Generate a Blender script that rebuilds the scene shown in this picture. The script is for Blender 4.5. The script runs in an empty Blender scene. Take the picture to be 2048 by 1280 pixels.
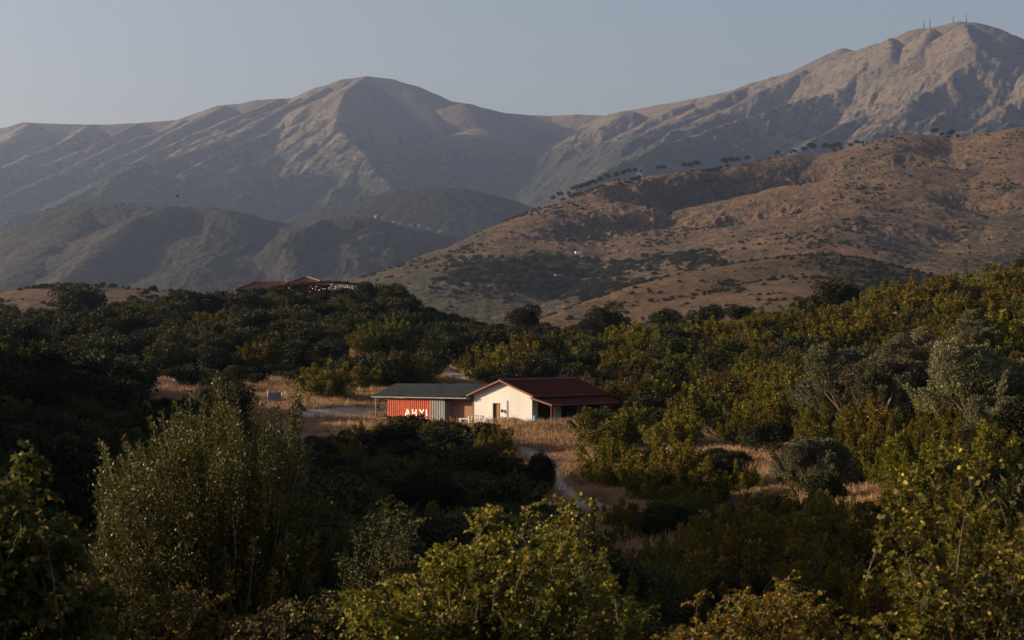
import bpy, math, random
import numpy as np
from mathutils import Vector, Matrix

# ------------------------------------------------------------------ camera, sky, sun, exposure
SC = bpy.context.scene
COL = SC.collection
FPX = 3982.0                      # focal length in pixels of the 2048 px wide photograph (70 mm on 36 mm)
PITCH = math.radians(0.863)
CZ = 14.0                         # eye height above the datum
SUN_EL, SUN_AZ = 14.0, -84.0      # degrees; azimuth clockwise from +Y, so the sun stands to the left

cam_d = bpy.data.cameras.new("camera")
cam = bpy.data.objects.new("camera", cam_d)
COL.objects.link(cam)
SC.camera = cam
cam_d.sensor_width = 36.0
cam_d.lens = 36.0 * FPX / 2048.0
cam_d.clip_start = 0.5
cam_d.clip_end = 60000.0
cam.location = (0, 0, CZ)
cam.rotation_euler = (math.radians(90) + PITCH, 0, 0)
cam_d.dof.use_dof = True
cam_d.dof.focus_distance = 200.0
cam_d.dof.aperture_fstop = 9.0

world = bpy.data.worlds.new("World")
SC.world = world
world.use_nodes = True
wn = world.node_tree
sky = wn.nodes.new("ShaderNodeTexSky")
sky.sky_type = 'NISHITA'
sky.sun_disc = False
sky.sun_elevation = math.radians(SUN_EL)
sky.sun_rotation = math.radians(SUN_AZ)
sky.altitude = 200.0
sky.air_density = 1.0
sky.dust_density = 3.2
sky.ozone_density = 2.0
bg = wn.nodes["Background"]
tint = wn.nodes.new("ShaderNodeMix"); tint.data_type = 'RGBA'; tint.blend_type = 'MULTIPLY'; tint.inputs[0].default_value = 1.0
tint.inputs[7].default_value = (1.22, 1.0, 0.93, 1.0)      # a dusty evening sky: a little warmer than clean air
wn.links.new(sky.outputs[0], tint.inputs[6]); wn.links.new(tint.outputs[2], bg.inputs[0])
bg.inputs[1].default_value = 0.076

sun_d = bpy.data.lights.new("sun", 'SUN')
sun_d.energy = 5.0
sun_d.angle = math.radians(0.6)
sun_d.color = (1.0, 0.78, 0.52)
sun = bpy.data.objects.new("sun", sun_d)
COL.objects.link(sun)
sd = Vector((math.sin(math.radians(SUN_AZ)) * math.cos(math.radians(SUN_EL)),
             math.cos(math.radians(SUN_AZ)) * math.cos(math.radians(SUN_EL)),
             math.sin(math.radians(SUN_EL))))
sun.rotation_euler = sd.to_track_quat('Z', 'Y').to_euler()
sun.location = (-60, 0, 60)

SC.view_settings.view_transform = 'Standard'
SC.view_settings.look = 'None'
SC.view_settings.exposure = 1.15
SC.view_settings.gamma = 1.0
SC.render.engine = 'CYCLES'
SC.cycles.max_bounces = 6
SC.cycles.diffuse_bounces = 2
SC.cycles.glossy_bounces = 2
SC.cycles.transmission_bounces = 3
SC.cycles.transparent_max_bounces = 6
SC.cycles.volume_bounces = 0
SC.cycles.use_denoising = True

# ------------------------------------------------------------------ photo pixel (2048 wide) -> point at depth y
CP, SP = math.cos(PITCH), math.sin(PITCH)

def at(u, v, y):
    u = np.asarray(u, float); v = np.asarray(v, float); y = np.asarray(y, float)
    yv = (640.0 - v) / FPX
    k = y / (CP - yv * SP)
    return np.stack([k * (u - 1024.0) / FPX, y + 0 * k, CZ + k * (SP + yv * CP)], -1)

def pt(u, v, y):
    return Vector([float(c) for c in at(u, v, y)])

# ------------------------------------------------------------------ tagging
def tag(o, label=None, cat=None, group=None, kind=None):
    if label: o["label"] = label
    if cat: o["category"] = cat
    if group: o["group"] = group
    if kind: o["kind"] = kind
    return o

def empty(name, loc, rz=0.0, scale=1.0):
    o = bpy.data.objects.new(name, None)
    o.empty_display_size = 0.3
    COL.objects.link(o)
    o.location = loc
    o.rotation_euler = (0, 0, rz)
    o.scale = (scale,) * 3
    return o

# ------------------------------------------------------------------ mesh from arrays
def np_mesh(name, V, F, mat=None, smooth=False, attrs=None, face_attr=None):
    """V (n,3); F (m,k) one face size. attrs {name: per-vertex float}; """
    me = bpy.data.meshes.new(name)
    V = np.asarray(V, np.float32); F = np.asarray(F, np.int32)
    m, k = F.shape
    me.vertices.add(len(V)); me.vertices.foreach_set("co", V.ravel())
    me.loops.add(m * k); me.loops.foreach_set("vertex_index", F.ravel())
    me.polygons.add(m)
    me.polygons.foreach_set("loop_start", np.arange(0, m * k, k, dtype=np.int32))
    me.polygons.foreach_set("loop_total", np.full(m, k, np.int32))
    if smooth: me.polygons.foreach_set("use_smooth", np.ones(m, bool))
    for a, val in (attrs or {}).items():
        at_ = me.attributes.new(a, 'FLOAT', 'POINT'); at_.data.foreach_set("value", np.asarray(val, np.float32))
    for a, val in (face_attr or {}).items():
        at_ = me.attributes.new(a, 'FLOAT', 'FACE'); at_.data.foreach_set("value", np.asarray(val, np.float32))
    me.update(calc_edges=True)
    if mat: me.materials.append(mat)
    return me

def link(name, me, parent=None, loc=None):
    o = bpy.data.objects.new(name, me)
    COL.objects.link(o)
    if parent: o.parent = parent
    if loc is not None: o.location = loc
    return o

class MB:
    """collects polygons of any size, then one mesh object"""
    def __init__(s): s.v = []; s.f = []
    def poly(s, pts):
        n = len(s.v); s.v += [tuple(p) for p in pts]; s.f.append(tuple(range(n, n + len(pts))))
    def box(s, c, d, M=None):
        x, y, z = [q / 2 for q in d]
        n = len(s.v)
        for a, b, e in ((-1,-1,-1),(1,-1,-1),(1,1,-1),(-1,1,-1),(-1,-1,1),(1,-1,1),(1,1,1),(-1,1,1)):
            p = Vector((a * x, b * y, e * z))
            if M is not None: p = M @ p
            s.v.append(tuple(p + Vector(c)))
        for q in ((0,3,2,1),(4,5,6,7),(0,1,5,4),(1,2,6,5),(2,3,7,6),(3,0,4,7)):
            s.f.append(tuple(n + i for i in q))
    def bar(s, p, q, r, r2=None, n=6):
        p, q = Vector(p), Vector(q); r2 = r if r2 is None else r2
        d = (q - p)
        if d.length < 1e-6: return
        d.normalize()
        a = d.orthogonal().normalized(); b = d.cross(a)
        k = len(s.v)
        for c, rr in ((p, r), (q, r2)):
            for i in range(n):
                t = 2 * math.pi * i / n
                s.v.append(tuple(c + (a * math.cos(t) + b * math.sin(t)) * rr))
        for i in range(n):
            j = (i + 1) % n
            s.f.append((k + i, k + j, k + n + j, k + n + i))
        s.f.append(tuple(k + i for i in range(n))[::-1]); s.f.append(tuple(k + n + i for i in range(n)))
    def slab(s, pts, th, nrm=(0, 0, 1)):
        """polygon pts thickened by th against the normal"""
        nv = Vector(nrm).normalized() * th
        n = len(s.v); m = len(pts)
        s.v += [tuple(Vector(p)) for p in pts] + [tuple(Vector(p) - nv) for p in pts]
        s.f.append(tuple(range(n, n + m))); s.f.append(tuple(range(n + 2 * m - 1, n + m - 1, -1)))
        for i in range(m):
            j = (i + 1) % m
            s.f.append((n + i, n + m + i, n + m + j, n + j))
    def build(s, name, mat, parent=None, smooth=False):
        me = bpy.data.meshes.new(name)
        me.from_pydata([tuple(map(float, v)) for v in s.v], [], s.f)
        if mat: me.materials.append(mat)
        if smooth:
            for p in me.polygons: p.use_smooth = True
        me.update()
        return link(name, me, parent)

# ------------------------------------------------------------------ noise in numpy
def _hash(ix, iy, seed):
    h = (ix.astype(np.int64) * 374761393 + iy.astype(np.int64) * 668265263 + seed * 974634777) & 0xFFFFFFFF
    h = ((h ^ (h >> 13)) * 1274126177) & 0xFFFFFFFF
    return (h ^ (h >> 16)) & 0xFFFFFFFF

def perlin(x, y, seed=0):
    x = np.asarray(x, float); y = np.asarray(y, float)
    x0 = np.floor(x); y0 = np.floor(y); fx = x - x0; fy = y - y0
    def g(ix, iy, dx, dy):
        a = _hash(ix, iy, seed) / 4294967296.0 * 2 * np.pi
        return np.cos(a) * dx + np.sin(a) * dy
    u = fx * fx * fx * (fx * (fx * 6 - 15) + 10); w = fy * fy * fy * (fy * (fy * 6 - 15) + 10)
    n00 = g(x0, y0, fx, fy); n10 = g(x0 + 1, y0, fx - 1, fy)
    n01 = g(x0, y0 + 1, fx, fy - 1); n11 = g(x0 + 1, y0 + 1, fx - 1, fy - 1)
    return 1.5 * ((n00 * (1 - u) + n10 * u) * (1 - w) + (n01 * (1 - u) + n11 * u) * w)

def fbm(x, y, wl, octs=5, seed=0, gain=0.5, ridged=False):
    s = 0; a = 1.0; t = 0
    for k in range(octs):
        n = perlin(x / wl * 2 ** k + 17.3 * k, y / wl * 2 ** k - 9.1 * k, seed + k)
        if ridged: n = 1 - 2 * np.abs(n)
        s = s + a * n; t += a; a *= gain
    return s / t

def sstep(a, b, x):
    t = np.clip((x - a) / (b - a), 0, 1)
    return t * t * (3 - 2 * t)

def env(X, Y, crests):
    """height of the ground as the highest of the slopes that fall away from each crest line.
    crest: (points [(u,v,depth)...], slope left of travel, slope right, rounding radius)"""
    X = X.astype(np.float32); Y = Y.astype(np.float32); H = np.full(X.shape, -1e9, np.float32)
    for c in crests:
        P = at([p[0] for p in c[0]], [p[1] for p in c[0]], [p[2] for p in c[0]]).astype(np.float32)
        sl, sr, rad = c[1], c[2], c[3]
        for a, b in zip(P[:-1], P[1:]):
            dx, dy = b[0] - a[0], b[1] - a[1]; L2 = dx * dx + dy * dy
            t = np.clip(((X - a[0]) * dx + (Y - a[1]) * dy) / L2, 0, 1)
            ex = X - (a[0] + t * dx); ey = Y - (a[1] + t * dy)
            d = np.sqrt(ex * ex + ey * ey)
            side = (dx * ey - dy * ex) / (d * math.sqrt(L2) + 1e-6)
            s = sl
            if sl != sr: s = (sl + sr) / 2 + (sl - sr) / 2 * np.clip(side, -1, 1)
            h = a[2] + t * (b[2] - a[2]) - s * (np.sqrt(d * d + rad * rad) - rad)
            H = np.maximum(H, h)
    return H

def capped(H, X, crests, soft=6.0):
    """keeps the hill under its own long profile"""
    P = np.concatenate([at([p[0] for p in c[0]], [p[1] for p in c[0]], [p[2] for p in c[0]]) for c in crests]); P = P[np.argsort(P[:, 0])]
    cap = np.interp(X, P[:, 0], P[:, 2]); return -soft * np.logaddexp(-H / soft, -cap / soft) + soft * 0.69

def crest(*q, d=None, s=0.5, sr=None, r=20.0):
    """q: u,v pairs; d: (depth first, depth last) spread along the line"""
    p = [(q[i], q[i + 1]) for i in range(0, len(q), 2)]
    if not isinstance(d[0], tuple) and len(d) == len(p) and len(p) > 2: D = list(d)
    else:
        L = [0]
        for a, b in zip(p[:-1], p[1:]): L.append(L[-1] + math.hypot(b[0] - a[0], b[1] - a[1]))
        D = [d[0] + (d[-1] - d[0]) * l / L[-1] for l in L]
    return ([(a[0], a[1], e) for a, e in zip(p, D)], s, s if sr is None else sr, r)

def grid_mesh(name, hfun, t0, t1, nt, y0, y1, ny, mat, power=1.0):
    """heightfield over a fan-shaped grid: columns by bearing, rows by depth"""
    t = np.linspace(t0, t1, nt); yy = y0 + (y1 - y0) * np.linspace(0, 1, ny) ** power
    T, Y = np.meshgrid(t, yy); X = T * Y
    Z, at_ = hfun(X, Y)
    V = np.stack([X, Y, Z], -1).reshape(-1, 3)
    i = np.arange(ny - 1)[:, None] * nt + np.arange(nt - 1)[None, :]
    F = np.stack([i, i + 1, i + nt + 1, i + nt], -1).reshape(-1, 4)
    me = np_mesh(name, V, F, mat, True, {k: a.ravel() for k, a in at_.items()})
    o = link(name, me)
    return tag(o, kind="structure")

# ------------------------------------------------------------------ materials
def new_mat(name):
    m = bpy.data.materials.new(name); m.use_nodes = True
    return m, m.node_tree, m.node_tree.nodes["Principled BSDF"]

def lin(*c): return (c[0], c[1], c[2], 1.0)

def simple_mat(name, col, rough=0.8, var=0.12, scale=3.0, metal=0.0, bump=0.0, spec=0.3, emit=None):
    m, nt, b = new_mat(name)
    tc = nt.nodes.new("ShaderNodeTexCoord"); n = nt.nodes.new("ShaderNodeTexNoise")
    n.inputs["Scale"].default_value = scale; n.inputs["Detail"].default_value = 6
    nt.links.new(tc.outputs["Object"], n.inputs["Vector"])
    r = nt.nodes.new("ShaderNodeValToRGB")
    r.color_ramp.elements[0].position = 0.3; r.color_ramp.elements[1].position = 0.7
    r.color_ramp.elements[0].color = lin(*[c * (1 - var) for c in col]); r.color_ramp.elements[1].color = lin(*[min(1, c * (1 + var)) for c in col])
    nt.links.new(n.outputs["Fac"], r.inputs[0]); nt.links.new(r.outputs[0], b.inputs["Base Color"])
    b.inputs["Roughness"].default_value = rough; b.inputs["Metallic"].default_value = metal
    b.inputs["Specular IOR Level"].default_value = spec
    if bump:
        bp = nt.nodes.new("ShaderNodeBump"); bp.inputs["Strength"].default_value = bump; bp.inputs["Distance"].default_value = 0.02
        nt.links.new(n.outputs["Fac"], bp.inputs["Height"]); nt.links.new(bp.outputs[0], b.inputs["Normal"])
    if emit:
        b.inputs["Emission Color"].default_value = lin(*emit[0]); b.inputs["Emission Strength"].default_value = emit[1]
    return m

def N(nt, typ, **kw):
    n = nt.nodes.new(typ)
    for k, v in kw.items():
        if k in n.inputs: n.inputs[k].default_value = v
        else: setattr(n, k, v)
    return n

def mixc(nt, fac, a, b):
    m = nt.nodes.new("ShaderNodeMix"); m.data_type = 'RGBA'
    for idx, x in ((0, fac), (6, a), (7, b)):
        if hasattr(x, "links"): nt.links.new(x, m.inputs[idx])
        else: m.inputs[idx].default_value = x
    return m.outputs[2]

def ramp(nt, src, p0, p1, c0=(0, 0, 0, 1), c1=(1, 1, 1, 1)):
    r = nt.nodes.new("ShaderNodeValToRGB")
    r.color_ramp.elements[0].position = p0; r.color_ramp.elements[1].position = p1
    r.color_ramp.elements[0].color = c0; r.color_ramp.elements[1].color = c1
    nt.links.new(src, r.inputs[0]); return r.outputs[0]

def math_(nt, op, a, b=None, clamp=False):
    m = nt.nodes.new("ShaderNodeMath"); m.operation = op; m.use_clamp = clamp
    for idx, x in ((0, a), (1, b)):
        if x is None: continue
        if hasattr(x, "links"): nt.links.new(x, m.inputs[idx])
        else: m.inputs[idx].default_value = x
    return m.outputs[0]

def hill_mat(name, grass, grass2, veg, rock, size, bump=1.0, bdist=4.0):
    """dry grass, scrub by the 'veg' attribute and speckle, rock by the 'rock' attribute; size = speckle in metres"""
    m, nt, b = new_mat(name)
    tc = nt.nodes.new("ShaderNodeTexCoord")
    def noise(sc, det=8, rough=0.6):
        n = N(nt, "ShaderNodeTexNoise", Scale=sc, Detail=det, Roughness=rough); nt.links.new(tc.outputs["Object"], n.inputs["Vector"]); return n.outputs["Fac"]
    big = noise(1 / (size * 14)); mid = noise(1 / (size * 3.2), 8, 0.68); fine = noise(1 / size, 4, 0.7)
    av = N(nt, "ShaderNodeAttribute", attribute_name="veg"); ar = N(nt, "ShaderNodeAttribute", attribute_name="rock")
    g = mixc(nt, ramp(nt, big, 0.35, 0.65), lin(*grass), lin(*grass2))
    g = mixc(nt, math_(nt, 'MULTIPLY', ramp(nt, fine, 0.35, 0.7), 0.35), g, lin(*[c * 0.45 for c in grass]))
    # speckle: shrubs where fine+mid noise beats a threshold set by the attribute
    s = math_(nt, 'ADD', math_(nt, 'MULTIPLY', math_(nt, 'SUBTRACT', mid, 0.5), 1.8), math_(nt, 'MULTIPLY', math_(nt, 'SUBTRACT', fine, 0.5), 1.5))
    s = math_(nt, 'ADD', s, av.outputs["Fac"])
    vf = ramp(nt, s, 0.17, 0.27)
    c = mixc(nt, vf, g, mixc(nt, fine, lin(*veg), lin(*[k * 1.7 for k in veg])))
    rf = ramp(nt, math_(nt, 'ADD', ar.outputs["Fac"], math_(nt, 'SUBTRACT', mid, 0.5)), 0.5, 0.68)
    c = mixc(nt, rf, c, mixc(nt, fine, lin(*rock), lin(*[k * 0.5 for k in rock])))
    nt.links.new(c, b.inputs["Base Color"])
    b.inputs["Roughness"].default_value = 0.95; b.inputs["Specular IOR Level"].default_value = 0.1
    h = math_(nt, 'ADD', math_(nt, 'ADD', math_(nt, 'MULTIPLY', mid, 2.0), fine), math_(nt, 'MULTIPLY', vf, 0.5))
    bp = N(nt, "ShaderNodeBump", Strength=bump, Distance=bdist); nt.links.new(h, bp.inputs["Height"]); nt.links.new(bp.outputs[0], b.inputs["Normal"])
    return m
# ------------------------------------------------------------------ the far ground, hills and mountains
GRASS = (0.152, 0.119, 0.081); GRASS2 = (0.106, 0.084, 0.058); VEG = (0.020, 0.024, 0.014); ROCK = (0.17, 0.155, 0.135)

def stretched(X, Y, ang, wa, wl, octs, seed):
    """ridged noise whose ridges run along the bearing ang (degrees from +Y to +X)"""
    a = math.radians(ang); al = X * math.sin(a) + Y * math.cos(a); ac = X * math.cos(a) - Y * math.sin(a)
    wx = fbm(X, Y, wl * 1.3, 3, seed + 50) * wa * 0.9
    return fbm((ac + wx), al * (wa / wl), wa, octs, seed, 0.52, True)

def mountains():
    sky_l = crest(-300,285, -150,262, -60,270, 0,258, 50,246, 120,249, 200,250, 280,247, 370,239, 405,225, 445,211, 480,208, 510,201, 550,198, 590,196, 625,188, 650,172, 690,158, 730,153, 770,158, 810,170, 850,186, 880,200, 930,208, 970,217, 1010,227, d=(9300,)*20 + (9400, 9500, 9700, 9850, 10050, 10250, 10450), s=0.52, r=45)
    sky_m = crest(1010,227, 1050,230, 1110,233, 1160,230, 1215,233, 1250,222, 1300,214, 1350,207, 1400,198, d=(10450, 10600, 10650, 10600, 10500, 10300, 10000, 9600, 9200), s=0.5, r=40)
    sky_r = crest(1400,198, 1450,188, 1480,180, 1500,170, 1550,155, 1600,142, 1650,128, 1700,108, 1760,90, 1800,75, 1830,64, 1850,60, 1880,57, 1905,52, 1930,47, 1950,48, 1975,57, 1990,66, 2010,73, 2048,84, 2120,92, 2250,130, d=(9100, 8000), s=0.55, r=30)
    C = [sky_l, sky_m, sky_r,
         crest(1640,120, 1670,106, 1690,97, 1705,101, 1730,112, d=(9200, 9200), s=0.5, r=20),
         # spurs of the left range
         crest(730,153, 700,180, 688,212, 672,240, 668,262, 695,292, 722,318, 770,372, 830,440, d=(9300, 8900, 8700, 8500, 8350, 8150, 7950, 7500, 6900), s=0.85, sr=0.45, r=12),
         crest(690,165, 640,205, 575,245, 500,283, 420,325, 330,372, d=(9250, 7600), s=0.6, r=10),
         crest(650,175, 600,205, 540,235, 470,268, 400,295, 300,340, 180,400, d=(9250, 7300), s=0.6, r=12),
         crest(590,197, 540,225, 480,255, 410,285, 380,300, d=(9250, 8300), s=0.6, r=12),
         crest(550,198, 480,232, 430,258, 360,290, 250,345, 120,410, d=(9250, 7500), s=0.6, r=12),
         crest(445,212, 400,240, 330,280, 230,330, 100,395, -20,450, d=(9250, 7400), s=0.58, r=14),
         crest(370,240, 320,268, 230,305, 130,350, -10,410, d=(9250, 7600), s=0.58, r=14),
         crest(280,248, 230,275, 150,315, 40,360, -80,410, d=(9250, 7700), s=0.55, r=14),
         crest(180,250, 140,280, 60,320, -60,370, d=(9250, 7900), s=0.55, r=14),
         crest(60,247, 20,280, -60,325, -160,370, d=(9250, 8000), s=0.55, r=14),
         crest(668,262, 600,300, 520,332, 430,352, 330,370, 200,400, 60,440, -60,470, d=(8350, 6800), s=0.55, r=12),
         crest(722,318, 660,352, 560,360, 460,372, 380,395, 300,430, d=(7950, 6900), s=0.5, r=14),
         crest(722,318, 690,380, 640,430, 600,480, d=(7950, 6700), s=0.42, r=20),
         crest(300,340, 220,368, 120,420, 20,450, d=(7300, 6500), s=0.5, r=14),
         # right flank of the peak and the bowl
         crest(930,208, 950,260, 985,330, 1010,400, d=(9900, 9000), s=0.36, r=60),
         # spurs of the right range
         crest(1250,223, 1200,262, 1150,315, 1100,380, d=(9100, 8000), s=0.45, r=30),
         crest(1400,199, 1330,238, 1250,280, 1180,330, 1120,390, d=(9100, 7600), s=0.48, r=24),
         crest(1500,171, 1420,215, 1330,258, 1260,300, 1190,360, d=(8900, 7300), s=0.5, r=18),
         crest(1600,143, 1540,180, 1470,215, 1400,248, 1330,285, d=(8700, 7400), s=0.52, r=14),
         crest(1760,91, 1740,130, 1690,185, 1608,206, 1516,237, 1428,268, 1392,281, 1309,302, 1258,330, 1227,347, 1150,400, d=(8400, 8200, 7900, 7700, 7450, 7200, 7100, 6800, 6600, 6500, 6200), s=0.55, sr=0.62, r=10),
         crest(1790,78, 1785,120, 1770,170, 1720,230, 1712,247, 1670,264, 1629,284, 1600,310, 1540,350, d=(8300, 8100, 7850, 7500, 7350, 7200, 7000, 6800, 6500), s=0.6, sr=0.62, r=8),
         crest(1870,60, 1845,110, 1820,150, 1810,190, d=(8150, 7750), s=0.62, r=12),
         crest(1940,50, 1950,90, 1949,124, 1890,170, 1835,206, 1799,242, 1768,273, 1700,320, d=(8050, 7800, 7600, 7350, 7150, 6950, 6800, 6500), s=0.55, r=10),
         crest(2047,144, 1960,198, 1877,253, 1800,310, d=(7600, 6700), s=0.5, r=12),
         crest(2010,75, 1990,120, 1990,150, 1930,195, 1850,250, d=(7950, 6900), s=0.5, r=14),
         crest(2120,120, 2060,200, 1960,262, 1880,310, d=(7400, 6400), s=0.5, r=14),
         crest(2200,200, 2100,228, 2000,262, 1900,300, d=(6600, 6000), s=0.4, r=20)]
    global mountain_h
    def h(X, Y):
        wx = fbm(X, Y, 700, 3, 5) * 45; wy = fbm(X, Y, 700, 3, 9) * 45
        H = env(X + wx, Y + wy, C)
        base = 120 + 60 * fbm(X, Y, 1500, 3, 3)
        H = np.maximum(H, base) + 0.0
        H = base + np.log1p(np.exp(np.clip((H - base) / 60, -5, 40))) * 60
        dist = np.clip((9300 - Y) / 500, 0.22, 1) + 0.7 * sstep(9500, 9900, Y) * 0
        k = dist
        n = stretched(X, Y, 14, 210, 1500, 5, 21) * 30 + stretched(X, Y, 22, 75, 420, 4, 31) * 12 + stretched(X, Y, 18, 30, 150, 3, 36) * 5 + fbm(X, Y, 90, 3, 41) * 5
        H = H + n * k * np.clip((H - 80) / 300, 0.2, 1) * 0.74 * (1 - 0.6 * sstep(950, 1200, H))
        # scrub: low ground, gullies
        gul = sstep(0.15, -0.35, stretched(X, Y, 14, 210, 1500, 4, 21) - 0.15)
        low = sstep(1150, 520, H + 200 * fbm(X, Y, 900, 4, 77))
        veg = np.clip(0.52 * low + 0.50 * gul * sstep(1200, 900, H) - 0.10, -0.2, 0.6)
        b = np.exp(-((X - at(1040, 350, 8600)[0]) / 800) ** 2) * sstep(1000, 800, H); veg = np.maximum(veg, 0.5 * b)
        rx = (X - at(1860, 130, 7900)[0]) / 170; rock = np.exp(-rx * rx) * sstep(500, 800, H) * 0.50 * sstep(1250, 1100, H)
        rock = np.maximum(rock, 0.45 * np.exp(-((X - at(960, 300, 8800)[0]) / 260) ** 2) * sstep(500, 700, H) * sstep(1000, 800, H))
        return H, {"veg": veg, "rock": rock}
    mountain_h = h
    return grid_mesh("mountain_range", h, -0.34, 0.34, 1050, 5700, 11300, 430, hill_mat("mountain_ground", GRASS, GRASS2, VEG, ROCK, 20, 1.0, 11.0))

def dark_hills():
    C = [crest(-300,540, -100,556, 0,515, 40,485, 100,440, 140,418, 180,406, 250,406, 300,411, d=(4900, 4700), s=0.4, r=50),
         crest(300,411, 360,413, 430,415, 490,425, 540,440, 590,452, 620,447, d=(4700, 4600), s=0.45, r=50),
         crest(620,447, 660,436, 710,434, 760,443, 830,457, 900,470, 950,485, 1000,505, 1100,540, 1250,580, d=(4500, 4500), s=0.45, r=40),
         crest(190,407, 150,440, 90,500, 20,560, d=(4700, 3900), s=0.4, r=40),
         crest(345,413, 270,440, 215,480, 165,530, 90,590, d=(4600, 3700), s=0.45, r=18),
         crest(460,420, 430,470, 400,540, 380,600, d=(4600, 3700), s=0.36, r=70),
         crest(660,437, 600,462, 572,490, 590,540, 600,600, d=(4500, 3800), s=0.55, r=16),
         crest(760,444, 720,490, 690,550, 680,600, d=(4500, 3800), s=0.4, r=50)]
    def h(X, Y):
        wx = fbm(X, Y, 300, 3, 6) * 14; H = capped(env(X + wx, Y, C), X + wx, C[:3], 8.0)
        base = 25 + 20 * fbm(X, Y, 600, 3, 4)
        H = base + np.log1p(np.exp(np.clip((H - base) / 20, -5, 40))) * 20
        rk = sstep(3.0, 1.2, np.abs(X - at(655, 500, 4200)[0]) / 60) + 0.5 * sstep(3.0, 1.0, np.abs(X - at(310, 520, 4200)[0]) / 90)
        n = fbm(X, Y, 160, 5, 13, 0.5, True) * 4 + stretched(X, Y, 0, 60, 240, 4, 15) * 3.0 * (1 + 1.6 * rk) + fbm(X, Y, 26, 2, 19) * 2
        H = H + n - 6
        veg = 0.20 + 0.25 * fbm(X, Y, 500, 4, 88) + 0.14 * sstep(180, 330, H)
        veg = veg + 0.1 * sstep(at(330, 500, 4200)[0], at(400, 500, 4200)[0], X)
        rock = 0.42 * rk * sstep(320, 200, H) + 0.2 * fbm(X, Y, 200, 4, 90)
        return H, {"veg": veg, "rock": rock}
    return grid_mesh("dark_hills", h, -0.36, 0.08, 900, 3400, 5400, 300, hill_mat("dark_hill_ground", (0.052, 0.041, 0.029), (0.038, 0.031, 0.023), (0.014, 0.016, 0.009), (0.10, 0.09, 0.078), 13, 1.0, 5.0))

def wooded_dome():
    C = [crest(560,500, 640,470, 700,432, 730,406, 770,388, 830,376, 880,373, 920,380, 970,397, 1020,420, 1050,435, 1130,470, 1250,540, d=(5650, 5650), s=0.42, r=120)]
    def h(X, Y):
        H = np.maximum(env(X, Y, C), 20)
        return H + fbm(X, Y, 90, 5, 61) * 7 + fbm(X, Y, 22, 2, 63) * 4 - 3, {"veg": 0.75 + 0 * X - 0.5 * sstep(150, 80, H), "rock": -0.5 + 0 * X}
    return grid_mesh("wooded_hill", h, -0.13, 0.08, 460, 5000, 6300, 120, hill_mat("wooded_ground", GRASS, GRASS2, (0.010, 0.012, 0.008), ROCK, 14, 1.0, 6.0))

def blue_hill():
    C = [crest(-500,455, -200,462, 0,470, 60,473, 160,500, 300,560, d=(5600, 5600), s=0.4, r=60)]
    def h(X, Y):
        return np.maximum(env(X, Y, C), 10) + fbm(X, Y, 120, 4, 62) * 5, {"veg": 0.5 + 0 * X, "rock": -0.5 + 0 * X}
    return grid_mesh("distant_hill", h, -0.40, -0.15, 260, 5000, 6200, 80, hill_mat("distant_ground", GRASS, GRASS2, VEG, ROCK, 18, 0.8, 5.0))

def crag(X, Y, u, v, y, rx, ry):
    c = at(u, v, y)
    return np.exp(-(((X - c[0]) / rx) ** 2 + ((Y - c[1]) / ry) ** 2))

BROWN = [crest(600,640, 740,578, 800,555, 850,528, 900,503, 950,478, 1000,452, 1050,432, 1100,410, 1140,393, 1180,374, 1230,357, 1280,347, 1330,342, 1380,340, 1430,337, 1480,328, 1530,318, 1570,309, 1620,306, 1680,305, d=(2350, 3000), s=0.215, sr=0.5, r=30),
         crest(1680,305, 1720,292, 1760,278, 1810,268, 1860,272, 1910,278, 1960,272, 2000,262, 2048,250, 2300,225, d=(3000, 2950), s=0.215, sr=0.5, r=30),
         crest(1810,268, 1780,330, 1720,400, 1640,470, d=(2950, 2100), s=0.25, r=60),
         crest(2048,252, 2060,340, 2000,450, 1900,530, d=(2900, 1900), s=0.25, r=60),
         crest(1280,347, 1200,400, 1080,470, 960,530, d=(2900, 2100), s=0.25, r=60)]
CL = [(1480,372,2720,120,60,46), (1580,385,2700,75,75,60), (1640,362,2760,22,55,50), (1420,395,2650,60,45,26), (1320,385,2660,45,40,20),
      (1350,425,2480,60,60,18), (1500,450,2380,90,60,14), (1210,455,2420,50,50,16), (1250,430,2500,45,30,14), (1130,470,2350,50,40,10),
      (1790,345,2750,60,40,14), (1880,310,2850,60,40,12), (1720,480,2150,60,26,9), (1950,420,2350,40,60,12), (1915,470,2150,30,50,8)]

def brown_h(X, Y):
    wx = fbm(X, Y, 240, 3, 6) * 16; H = capped(env(X + wx, Y + fbm(X, Y, 240, 3, 7) * 16, BROWN), X + wx, BROWN[:2], 6.0)
    base = 18 + 8 * fbm(X, Y, 400, 3, 4)
    H = base + np.log1p(np.exp(np.clip((H - base) / 12, -5, 40))) * 12
    cm = 0 * X
    for (u, v, y, rx, ry, dp) in CL:
        q = crag(X + 22 * fbm(X, Y, 90, 3, u), Y + 22 * fbm(X, Y, 90, 3, v), u, v, y, rx, ry)
        H = H - dp * 1.45 * q; cm = cm + q * (dp / 22)
    cm = np.clip(cm, 0, 1.6)
    amp = sstep(3000, 2870, Y + 60)
    n = fbm(X, Y, 130, 4, 23) * 5 + fbm(X, Y, 60, 5, 33, 0.55, True) * (1.6 + 13 * cm) + fbm(X, Y, 13, 2, 35, 0.5, True) * (0.8 + 4.2 * cm)
    H = H + n * (0.15 + 0.85 * amp) - 3
    return H, cm

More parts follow.
